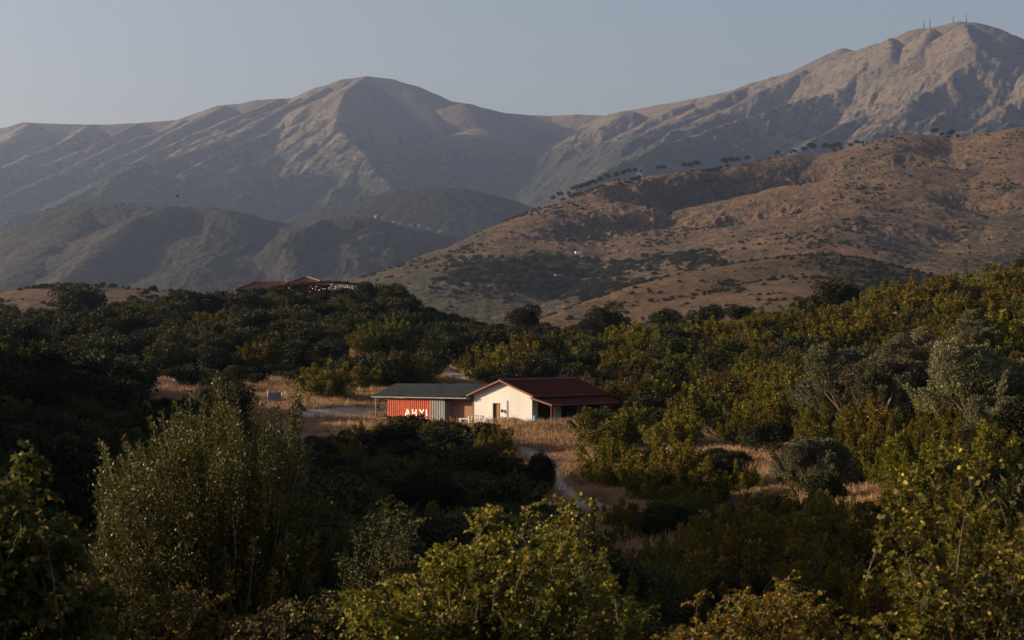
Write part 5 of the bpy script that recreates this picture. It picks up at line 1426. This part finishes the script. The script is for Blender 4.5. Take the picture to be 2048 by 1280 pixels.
def thorn_bush(name, label, cat, u0, d, outline, n_tip, leaf, seed, lm, vbot=1300, thick=.7, fruit=.35, per=15, twigs=9, reach=.26, droop=.28, extra=()):
    """arching stems, flat sprays of alternate leaves and rows of round winged fruit"""
    rng = np.random.default_rng(seed); ou = [q[0] for q in outline]; ov = [q[1] for q in outline]
    base = at(u0, 1280, d); base[2] = gz(base[0], d); root = empty(name, tuple(base)); tag(root, label, cat); off = base
    wood, lv, fr = [], [], []
    tips = [(at(u, v, d + rng.uniform(-.15, .15)), 1.0) for u, v in extra]
    nc = max(3, n_tip // 9); cu = rng.uniform(ou[0], ou[-1], nc); ct = np.interp(cu, ou, ov); cv = ct + 14 + (vbot - ct) * rng.random(nc) ** 1.05; cw = FPX / d * rng.uniform(.07, .15, nc)
    for _ in range(n_tip):
        c_ = int(rng.integers(nc)); u = cu[c_] + rng.normal() * cw[c_]; top = np.interp(u, ou, ov); v = max(top, cv[c_] + rng.normal() * cw[c_] * .8)
        tips.append((at(u, v, d + rng.uniform(-thick, thick)), 1 - min(1, (v - top) / 260)))
    for tp, outer in tips:
        lat = unit(np.array([tp[0] - base[0] + rng.normal() * .4, rng.normal() * .5, 0.0])); L = rng.uniform(.7, 1.25) * reach * 3
        foot = tp - lat * L * .38 - np.array([0, 0, L * 1.0]); mid = foot + np.array([0, 0, L * .86]) + lat * L * .12
        end = tp + np.array([0, 0, -.04])
        P = bez(foot, mid, end, 14); wood.append(tube(P[3:], .0045, .0015, 4)); T = unit(np.gradient(P, axis=0))
        lines = [(P, 1.0)]
        for k in range(twigs):
            j = int(rng.integers(3, 13)); sd_ = unit(np.cross(T[j], np.array([0, 0, 1.0])) * rng.choice([-1, 1]) + T[j] * .6 + rng.normal(size=3) * .3)
            l = reach * rng.uniform(.35, .9); e = P[j] + sd_ * l + np.array([0, 0, -l * droop * rng.uniform(.1, .8)])
            Q = bez(P[j], P[j] + sd_ * l * .55 + np.array([0, 0, .04]), e, 7); wood.append(tube(Q, .003, .001, 3)); lines.append((Q, .6))
        for Q, w in lines:
            n = max(4, int(per * w * 1.4)); s = np.sort(rng.random(n)) * (len(Q) - 1.01); k = s.astype(int); f = (s - k)[:, None]; C = Q[k] * (1 - f) + Q[k + 1] * f
            TT = unit(Q[k + 1] - Q[k]); S = unit(np.cross(TT, np.array([0, 0, 1.0]))) * np.where(np.arange(n) % 2, 1, -1)[:, None]
            D = unit(S * .85 + TT * .5 + np.array([0, 0, -.15 - .5 * droop]) + rng.normal(size=(n, 3)) * .28)
            V, F = leaves(C, D, leaf * rng.uniform(.7, 1.35, n), .85, rng); t = np.clip(rng.random(n) ** 1.5 * .42 + .5 * outer ** 2 * rng.uniform(.3, 1.1), 0, .92); t[rng.random(n) < .03] = 1; lv.append((V, F, t))  # outer leaves brighter, inner darker: sunlight and shade put into the tint
            if rng.random() < fruit * (.35 + outer):
                n = int(rng.integers(2, 6)); j = rng.integers(1, len(Q) - 1, n); C = Q[j] + rng.normal(size=(n, 3)) * .014 + np.array([0, 0, .004]); r = rng.uniform(.007, .013, n)
                nn = unit(rng.normal(size=(n, 3)) * .8 + np.array([-.2, -.6, .6])); A = unit(np.cross(nn, rdir(n, rng))); B = np.cross(nn, A); a = 2 * np.pi * np.arange(8) / 8
                ring = C[:, None] + r[:, None, None] * (A[:, None] * np.cos(a)[None, :, None] + B[:, None] * np.sin(a)[None, :, None]) + nn[:, None] * (.0022 * np.sin(3 * a))[None, :, None]
                V = ring.reshape(-1, 3); b0 = np.arange(n)[:, None] * 8
                F = np.concatenate([b0 + np.array([[0, 1, 2, 3]]), b0 + np.array([[0, 3, 4, 7]]), b0 + np.array([[4, 5, 6, 7]])]); fr.append((V, F, rng.random(len(F)) * .92))
    for i in range(7):
        tp = tips[int(rng.integers(len(tips)))][0]; e = base + (tp - base) * np.array([.8, .8, .82]); P = bez(base + np.array([0, 0, -.2]), base + (e - base) * np.array([.2, .2, .6]), e, 12); wood.append(tube(P, .016, .005, 5))
    for nm, parts, m in (("leaves", lv, lm), ("branches", wood, M_TWIG), ("fruits", fr, L_FRUIT)):
        if parts: V, F, T = merge(parts); o = link(nm, np_mesh(nm, V - off, F, m, False, None, {"tint": T}), root); o["kind"] = "stuff" if nm == "fruits" else "thing"
    return root

M_TWIG = simple_mat("grey_twig", (0.09, 0.065, 0.042), 0.9, 0.25, 9.0)
PEAR_OUT = [(185,1010),(200,900),(215,960),(240,885),(275,850),(310,860),(345,815),(385,800),(430,790),(470,800),(510,810),(560,815),(600,850),(620,900),(650,985),(700,1012),(760,1020),(830,1085),(870,1180)]
pear_tree("wild_pear_tree", "tall bushy green tree with many upright leafy shoots filling the lower left foreground", "tree", 500, 30.0, PEAR_OUT, 680, .056, 190, 71, L_PEAR,
          extra=[(432,740),(426,755),(440,765),(352,800),(360,812),(378,782),(405,790),(470,775),(512,790),(530,805),(592,765),(598,790),(585,820),(555,800),(246,872),(252,885),(205,888),(198,880),(210,905),(207,1000),(300,835),(322,822),(455,790),(622,880),(660,985),(705,998),(742,1010)])
thorn_bush("thorn_bush", "yellow lit thorn bush with round winged fruits in the bottom centre foreground", "thorn bush", 960, 15.0,
           [(690,1205),(740,1160),(800,1150),(870,1120),(885,1085),(930,1075),(955,1020),(1000,1012),(1060,1018),(1095,1065),(1150,1075),(1190,1110),(1235,1150),(1270,1220)], 220, .036, 72, L_THORN, extra=[(968,1010),(1002,1008),(1050,1003),(1075,1015),(870,1085),(880,1100),(935,1095),(690,1198),(700,1215),(860,1118)], fruit=.42)
thorn_bush("thorn_bush", "thin sprigs of a young thorn bush rising against the pale track", "thorn bush", 1150, 17.0, [(1095,1010),(1120,1000),(1140,985),(1165,990),(1200,1010),(1220,1040)], 16, .036, 73, L_THORN, vbot=1200, fruit=.5, extra=[(1118,998),(1140,984),(1175,992)])
thorn_bush("thorn_tree", "tall thorn tree with bare bent branches and orange fruits in the bottom right corner", "thorn tree", 1960, 12.0,
           [(1775,1230),(1795,1130),(1820,1090),(1850,1040),(1875,1000),(1910,1010),(1945,950),(1975,985),(2010,1020),(2060,1010),(2120,980)], 112, .036, 74, L_THORN, extra=[(1752,988),(1775,978),(1790,940),(1830,925),(1862,915),(1935,905),(1960,925),(1795,1040),(1800,1245),(1815,1200),(1820,1100)], fruit=.3, reach=.30)
thorn_bush("thorn_bush", "green thorn bush with lit yellow lower side between the centre and the right corner", "thorn bush", 1490, 19.0,
           [(1345,1275),(1370,1215),(1400,1180),(1440,1170),(1470,1135),(1530,1150),(1580,1165),(1640,1195),(1690,1260)], 180, .038, 75, L_THORN, extra=[(1578,1150),(1585,1160),(1640,1180),(1660,1195),(1395,1178)], fruit=.25, thick=1.0)
thorn_bush("drooping_tree", "dark tree with drooping leaves reaching in at the left edge", "tree", -20, 13.0,
           [(-120,900),(-30,880),(20,905),(55,895),(75,960),(105,975),(115,1010),(130,1060),(150,1200)], 170, .052, 76, L_SHRUB_N, vbot=1290, fruit=.12, extra=[(30,890),(60,900),(85,905),(75,975),(118,1030)], droop=1.0, reach=.34) if 'L_SHRUB_N' in globals() else None
thorn_bush("thorn_bush", "broad thorn bush with orange tinged fruits along the bottom left edge", "thorn bush", 200, 18.0,
           [(-60,1080),(0,1060),(60,1070),(110,1085),(150,1120),(210,1130),(270,1100),(330,1120),(400,1130),(470,1180),(520,1240)], 250, .036, 77, L_THORN, extra=[(100,1070),(130,1095),(75,1060)], fruit=.38, thick=1.2)
thorn_bush("thorn_bush", "dark thorn bush with a few arching lit sprays right of the tall green tree", "thorn bush", 760, 22.0,
           [(620,1120),(690,1040),(740,1010),(790,1000),(830,1015),(850,1080),(860,1150),(900,1230)], 210, .036, 78, L_SHRUB, extra=[(768,992),(800,1000),(845,1030),(850,1035),(820,1065),(835,1068)], fruit=.12, thick=1.2)
thorn_bush("thorn_bush", "dull green thorn bush grown into the right flank of the central bush", "thorn bush", 1200, 21.0,
           [(1060,1060),(1110,1035),(1150,1020),(1190,1060),(1230,1090),(1250,1130),(1290,1180),(1320,1260)], 240, .036, 79, L_SHRUB, fruit=.1, thick=1.1)
thorn_bush("thorn_bush", "shaded thorn bush between the tall green tree and the centre of the bottom edge", "thorn bush", 620, 16.0,
           [(480,1240),(540,1215),(600,1180),(660,1195),(720,1215),(780,1260)], 170, .034, 80, L_SHRUB, fruit=.3, thick=.9)
# ------------------------------------------------------------------ trees on the brown ridge, masts, far houses, bird
def P_pine(k, wide):
    rng = np.random.default_rng(700 + k)
    return mesh_of("crown", [lump_crown(rng, 1.5 if wide else 1.15, 1.75, 3.0 if wide else 2.6, 12, .8, 1500, .42, .55, gap=.35, squash=.7)], L_PINE)
L_PINE = leaf_mat("pine_needle_clump", (0.020, 0.026, 0.012), (0.038, 0.044, 0.020), (0.05, 0.05, 0.025))
PINE = [P_pine(k, k % 2) for k in range(4)]; PINE_TR = [trunk_mesh("trunk", np.random.default_rng(750 + k), 3.6, .13, 3, .5, start=.55) for k in range(2)]
_cl = sorted((p[0], p[2]) for c in BROWN[:2] for p in c[0])
def ridge_y(u): return float(np.interp(u, [c[0] for c in _cl], [c[1] for c in _cl]))
PN = [(1106,401,12),(1121,395,12),(1138,389,9),(1150,384,12),(1158,381,12),(1167,378,13),(1177,375,14),(1188,371,13),(1200,366,14),(1214,361,15),(1233,356,13),(1247,352,13),(1258,349,12),(1270,346,12),(1281,344,7),
      (1317,341,11),(1327,340,11),(1368,337,14),(1380,337,13),(1393,336,15),(1449,331,16),(1463,329,15),(1477,326,11),(1495,322,11),(1555,312,11),(1582,306,6),(1589,306,9),(1607,305,12),(1625,305,18),(1650,305,14),(1664,305,14),(1673,305,15),(1681,304,8),
      (1701,297,9),(1715,293,11),(1725,290,7),(1868,272,15),(1883,273,9),(1902,275,15),(1915,277,9),(1137,389,6)]
def desc_pine(i, u):
    ordn = ["first", "second", "third", "fourth", "fifth", "sixth", "seventh", "eighth", "ninth", "tenth", "eleventh", "twelfth", "thirteenth", "fourteenth", "fifteenth"]
    if i < 15: return ordn[i] + " from the bottom in the tight line of pines climbing the brown ridge"
    return {15: "left pine of the close pair standing past the climbing line", 16: "right pine of the close pair standing past the climbing line", 17: "left pine of the three standing in a row over the golden crest", 18: "middle pine of the three standing in a row over the golden crest",
            19: "right pine of the three standing in a row over the golden crest", 20: "leftmost pine of the four below the pale bare spur", 21: "broad second pine of the four below the pale bare spur", 22: "small third pine of the four below the pale bare spur", 23: "last pine of the four below the pale bare spur",
            24: "single small pine alone on the long golden crest", 25: "tiny left pine of a pair on the flat crest", 26: "right pine of the pair on the flat crest", 27: "slender leaning pine on the flat crest", 28: "tall umbrella pine with bare trunk on the flat crest", 29: "dense pine left of the dip in the crest",
            30: "pine in the middle of the clump at the dip", 31: "tallest pine of the clump at the dip", 32: "low bush at the right end of the clump", 33: "small pine low on the rise after the dip", 34: "small pine halfway up the rise after the dip", 35: "lowest pine on the rise after the dip",
            36: "big round tree on top of the upper brown shoulder", 37: "low bush between the two shoulder trees", 38: "round tree right of the shoulder bushes", 39: "small bush at the right end of the shoulder trees", 40: "small bush alone under the first pines of the line"}[i]
for i, (u, v, h) in enumerate(PN):
    y = ridge_y(u) - 6; q = at(u, v, y); z = float(brown_h(np.array([q[0]]), np.array([y]))[0][0]); s = h * y / FPX / 4.2 * 1.22
    t = empty("pine_tree", (q[0], y, max(z, q[2] - 3) - .2), R.uniform(0, 6.28)); t.scale = (s, s, s)
    link("crown", PINE[R.integers(4)], t); link("trunk", PINE_TR[R.integers(2)], t); tag(t, desc_pine(i, u), "tree", "pines along the crest of the brown hill")
for j, u in enumerate((1126, 1144, 1154, 1163, 1172, 1182, 1194, 1206, 1240, 1252, 1264, 1276, 1386, 1456, 1669, 1890, 1897)):
    y = ridge_y(u) - 8; x = float(at(u, 340, y)[0]); z = float(brown_h(np.array([x]), np.array([y]))[0][0]); o = link("evergreen_bush", DARK[j % 5]); o.location = (x, y, z - .5); o.scale = (1.9 + .25 * (j % 4), 2.2, 1.7 + .3 * (j % 3))
    tag(o, "low bush " + ("filling a gap in the climbing line of pines" if u < 1300 else "between the pines standing along the golden crest" if u < 1700 else "under the round shoulder trees"), "shrub", "gap filling bushes on the ridge")
tell_apart()
# low bush strip on the ridge
for j, u in enumerate(range(1408, 1442, 6)):
    y = ridge_y(u) - 6; q = at(u, 336, y); z = float(brown_h(np.array([q[0]]), np.array([y]))[0][0])
    o = link("evergreen_bush", DARK[j % 5]); o.location = (q[0], y, z - .3); o.scale = (2.6, 2.6, 1.8 + .3 * (j % 3)); tag(o, ["leftmost", "second", "third", "fourth", "fifth", "rightmost"][j] + " low bush of the dark strip between three pines and four pines", "shrub", "low dark bushes on the crest")

def mast(u, vb, vt, y, w, label, drum=0):
    p = at(u, vb, y); yy = np.linspace(y - 500, y + 500, 400); y = float(yy[np.argmax((mountain_h(p[0] / y * yy, yy)[0] - CZ) / yy)]); p = at(u, vb, y); p[2] = mountain_h(np.array([p[0]]), np.array([y]))[0][0]; h = float(at(u, vt, y)[2] - p[2]); t = local_thing("radio_mast", label, "mast", (p[0], y, p[2] - 6), .4, "radio masts on the summit"); h += 6
    L = lambda a, z: Vector((math.cos(a), math.sin(a), 0)) * (w * (1 - .62 * z / h)) + Vector((0, 0, z)); A = [k * 2 * math.pi / 3 for k in range(3)]; n = 9
    b = MB()
    for a in A: b.bar(L(a, 0), L(a, h * .86), .75, .5, 4)
    for k in range(n):
        z0, z1 = h * .86 * k / n, h * .86 * (k + 1) / n
        for i in range(3): b.bar(L(A[i], z0), L(A[(i + 1) % 3], z1), .3, n=3); b.bar(L(A[i], z1), L(A[(i + 1) % 3], z1), .14, n=3)
    b.build("lattice", M_MAST, t); b = MB(); b.bar((0, 0, h * .84), (0, 0, h), .65, .4, 5); b.build("antenna", M_MAST, t)
    for k in range(drum):
        d = MB(); a = k * 2.1; c = L(a, h * (.25 + .1 * k)); d.bar(c + Vector((0, -.4, 0)), c + Vector((0, -1.6, 0)), 1.3, 1.3, 10); d.build("dish", M_MAST, t)
M_MAST = simple_mat("mast_steel", (0.06, 0.055, 0.055), .7, .1)
mast(1848, 60, 39.5, 8120, 2.8, "shortest radio mast with round dishes left on the summit ridge", 4); mast(1860, 58, 34.5, 8120, 2.2, "slim radio mast just right of the shortest one", 1)
mast(1906.5, 52, 29.5, 8080, 2.0, "pale slim radio mast between the pair and the summit mast", 1); mast(1932.5, 49, 26, 8050, 2.2, "dark radio mast standing highest on the summit", 1)

def far_house(name, u, v, y, w, h, zf, label, roofed=False, group="small pale houses on the lower brown slope", mat=None):
    q = at(u, v, y)
    # slide along the sight line until the foot meets the ground
    ys = np.arange(y - 900, y + 900, 5.0); Q = at(np.full(len(ys), u), np.full(len(ys), v), ys); i = int(np.argmax(Q[:, 2] < zf(Q[:, 0], ys))); yy = float(ys[i]); q = Q[i]
    k = yy / FPX; w *= k; h *= k; t = local_thing(name, label, "house", (q[0], yy, q[2] - .5), .12, group)
    b = MB(); b.box((0, w * .35, h / 2), (w, w * .7, h + 1)); b.build("wall", mat or M_WHITE, t)
    b = MB()
    if roofed:
        b.slab([(-w * .56, -.3, h * 1.0), (w * .56, -.3, h), (w * .56, w * .35, h * 1.35), (-w * .56, w * .35, h * 1.35)], .2); b.slab([(-w * .56, w * .35, h * 1.35), (w * .56, w * .35, h * 1.35), (w * .56, w * .75, h), (-w * .56, w * .75, h)], .2)
    else: b.box((0, w * .35, h + .6), (w * 1.06, w * .76, .25))
    b.build("roof", M_REDTILE if roofed else M_STONE, t)
    for x in (-.25, .22): b = MB(); b.box((x * w, -.03, h * .55), (w * .13, .1, h * .35)); b.build("window", M_GLASS, t)
bz = lambda X, Y: brown_h(X, Y)[0]
far_house("hill_house", 1157, 508, 2200, 12, 5.5, bz, "pale flat roofed house highest on the lower brown slope")
far_house("hill_house", 1114, 553, 1900, 9, 4, bz, "small white house among trees below the highest pale house"); far_house("hill_house", 1124, 550.5, 1950, 4, 3, bz, "tiny white outbuilding just right of the small white house")
far_house("hill_house", 932, 570, 1950, 14, 4.5, bz, "longest white house with red roof on the lower slope", True); far_house("hill_house", 1004, 554, 2000, 8, 5, bz, "dull grey house in the wood between the white ones", mat=M_GREY)
far_house("hill_house", 957, 558, 2000, 5, 2.2, bz, "tiny white hut above the longest house"); far_house("hill_house", 1053, 563, 1950, 5, 2, bz, "tiny white hut right of the grey house")
for i, (u, v, w, r) in enumerate(((752, 433, 5, 0), (766, 435, 7, 1), (789, 443, 9, 1), (800, 446, 5, 0), (822, 449, 8, 1), (838, 452, 6, 0), (858, 456, 5, 1), (880, 462, 4, 0))):
    q = at(u, v, 5150); b = local_thing("village_house", ["leftmost tiny pale", "small red roofed", "brightest white red roofed", "narrow white", "wide pale red roofed", "grey white", "low red roofed", "rightmost tiny white"][i] + " village house under the wooded dome hill", "house", (q[0], 5150, q[2] - 6), .2, "village houses under the wooded hill")
    s = w * 5150 / FPX; m = MB(); m.box((0, 0, 5), (s, 7, 6)); m.build("wall", M_STONE, b)
    m = MB(); m.slab([(-s * .55, -4, 8), (s * .55, -4, 8), (s * .55, 0, 10.4), (-s * .55, 0, 10.4)], .3); m.slab([(-s * .55, 0, 10.4), (s * .55, 0, 10.4), (s * .55, 4, 8), (-s * .55, 4, 8)], .3); m.build("roof", M_REDTILE if r else M_STONE, b)

def bird():
    y = 160.0; p = at(354.5, 392, y); k = y / FPX
    q = lambda u, v, dy=0: Vector(((u - 354.5) * k, dy, (392 - v) * k))
    b = MB()
    def prism(pts, th):
        f = [Vector(p_) + Vector((0, -th, 0)) for p_ in pts]; g = [Vector(p_) + Vector((0, th, 0)) for p_ in pts]; n = len(pts); k0 = len(b.v)
        b.v += [tuple(v) for v in f + g]; b.f.append(tuple(range(k0, k0 + n))); b.f.append(tuple(range(k0 + 2 * n - 1, k0 + n - 1, -1)))
        for i in range(n): j = (i + 1) % n; b.f.append((k0 + i, k0 + n + i, k0 + n + j, k0 + j))
    prism([q(353.4, 387.6), q(354.6, 389), q(356.2, 391.6), q(357.2, 392.4), q(357.6, 394), q(358.2, 397.2), q(356.9, 396), q(355.8, 394), q(355.0, 392.9), q(353.9, 392.6), q(352.6, 393.3), q(352.0, 392.6), q(351.2, 391.4), q(352.4, 391.7), q(353.6, 391.5), q(354.3, 391.1), q(353.7, 389.3)], .02)
    b.bar(q(352.4, 392.2), q(354.6, 391.9), .025, .05, 8); b.bar(q(354.6, 391.9), q(357.4, 393), .05, .02, 8)
    o = b.build("bird", M_BLACK); o.location = tuple(p); tag(o, "small black bird gliding with long narrow wings before the dark hills", "bird")
M_BLACK = simple_mat("black_feather", (0.012, 0.012, 0.012), .8)
bird()

# scrub and woods on the hills beyond -------------------------------------------------
def hill_scrub(name, n, area, zf, dens, smin, smax, meshes, seed):
    rng = np.random.default_rng(seed); (t0, t1, y0, y1) = area; Y = rng.uniform(y0, y1, n); X = rng.uniform(t0, t1, n) * Y; Z = zf(X, Y)
    k = rng.random(n) < dens(X, Y, Z); X, Y, Z = X[k], Y[k], Z[k]; u, v = uv_of(X, Y, Z)
    s = rng.uniform(smin, smax, len(X)) * rng.uniform(.6, 1.1, len(X)); print(name, len(X))
    instanced(name, [(x, y, z - .3, int(rng.integers(len(meshes))), a, float(rng.uniform(0, 6.28))) for x, y, z, a in zip(X, Y, Z, s)], meshes, "")
def wood_d(X, Y, Z):
    u, v = uv_of(X, Y, Z); c = v + 26 * fbm(X, Y, 150, 4, 402) 
    a = sstep(506, 520, c) * sstep(605, 575, c) * sstep(1560, 1400, u) * sstep(860, 900, u + (v - 560) * .6)
    lane = sstep(-.42, -.2, fbm(X, Y * .45, 90, 4, 405)); top = sstep(500, 515, v + (u - 1150) * .05)
    return a * lane * top * (.35 + .4 * sstep(-.2, .3, fbm(X, Y, 60, 3, 407)))
hill_scrub("hillside_wood", 15000, (-.06, .15, 1500, 2500), bz, wood_d, .9, 2.2, SHRUB + DARK[:2], 81)
def brush_d(X, Y, Z): return .9 * sstep(.1, .4, fbm(X, Y, 120, 5, 411)) + .04
hill_scrub("brown_hill_scrub", 16000, (-.08, .28, 1500, 2950), bz, brush_d, .5, 1.5, SHRUB + DARK[:2], 82)
def knoll_d(X, Y, Z):
    u, v = uv_of(X, Y, Z); e = sstep(1560, 1690, u + (540 - v) * 1.2)
    return np.clip(.9 * sstep(.05, .35, fbm(X, Y, 35, 4, 421)) + .75 * e * sstep(-.5, 0, fbm(X, Y, 25, 4, 422)) + .02, 0, 1)
hill_scrub("knoll_scrub", 15000, (-.02, .30, 820, 1340), knoll_h, knoll_d, .22, .95, SHRUB + DARK[:2], 83)
hill_scrub("skyline_knoll_scrub", 3500, (-.30, -.10, 690, 920), left_h, lambda X, Y, Z: .8 * sstep(-.1, .3, fbm(X, Y, 30, 4, 431)), .4, 1.0, DARK + SHRUB[:2], 84)
# ------------------------------------------------------------------ the air
def haze():
    b = MB(); x0, x1, y0, y1, z0, z1 = -15000, 15000, -2500, 14000, -13.0, 1460.0
    b.box(((x0 + x1) / 2, (y0 + y1) / 2, (z0 + z1) / 2), (x1 - x0, y1 - y0, z1 - z0))
    m = bpy.data.materials.new("haze_air"); m.use_nodes = True; nt = m.node_tree
    for n in list(nt.nodes):
        if n.type != 'OUTPUT_MATERIAL': nt.nodes.remove(n)
    out = [n for n in nt.nodes if n.type == 'OUTPUT_MATERIAL'][0]
    pv = N(nt, "ShaderNodeVolumePrincipled", Density=HAZE, Anisotropy=0.62, Color=(0.52, 0.67, 1.0, 1))
    nt.links.new(pv.outputs[0], out.inputs["Volume"])
    o = b.build("haze", m)
    tag(o, kind="stuff")
HAZE = 5.0e-5
haze()
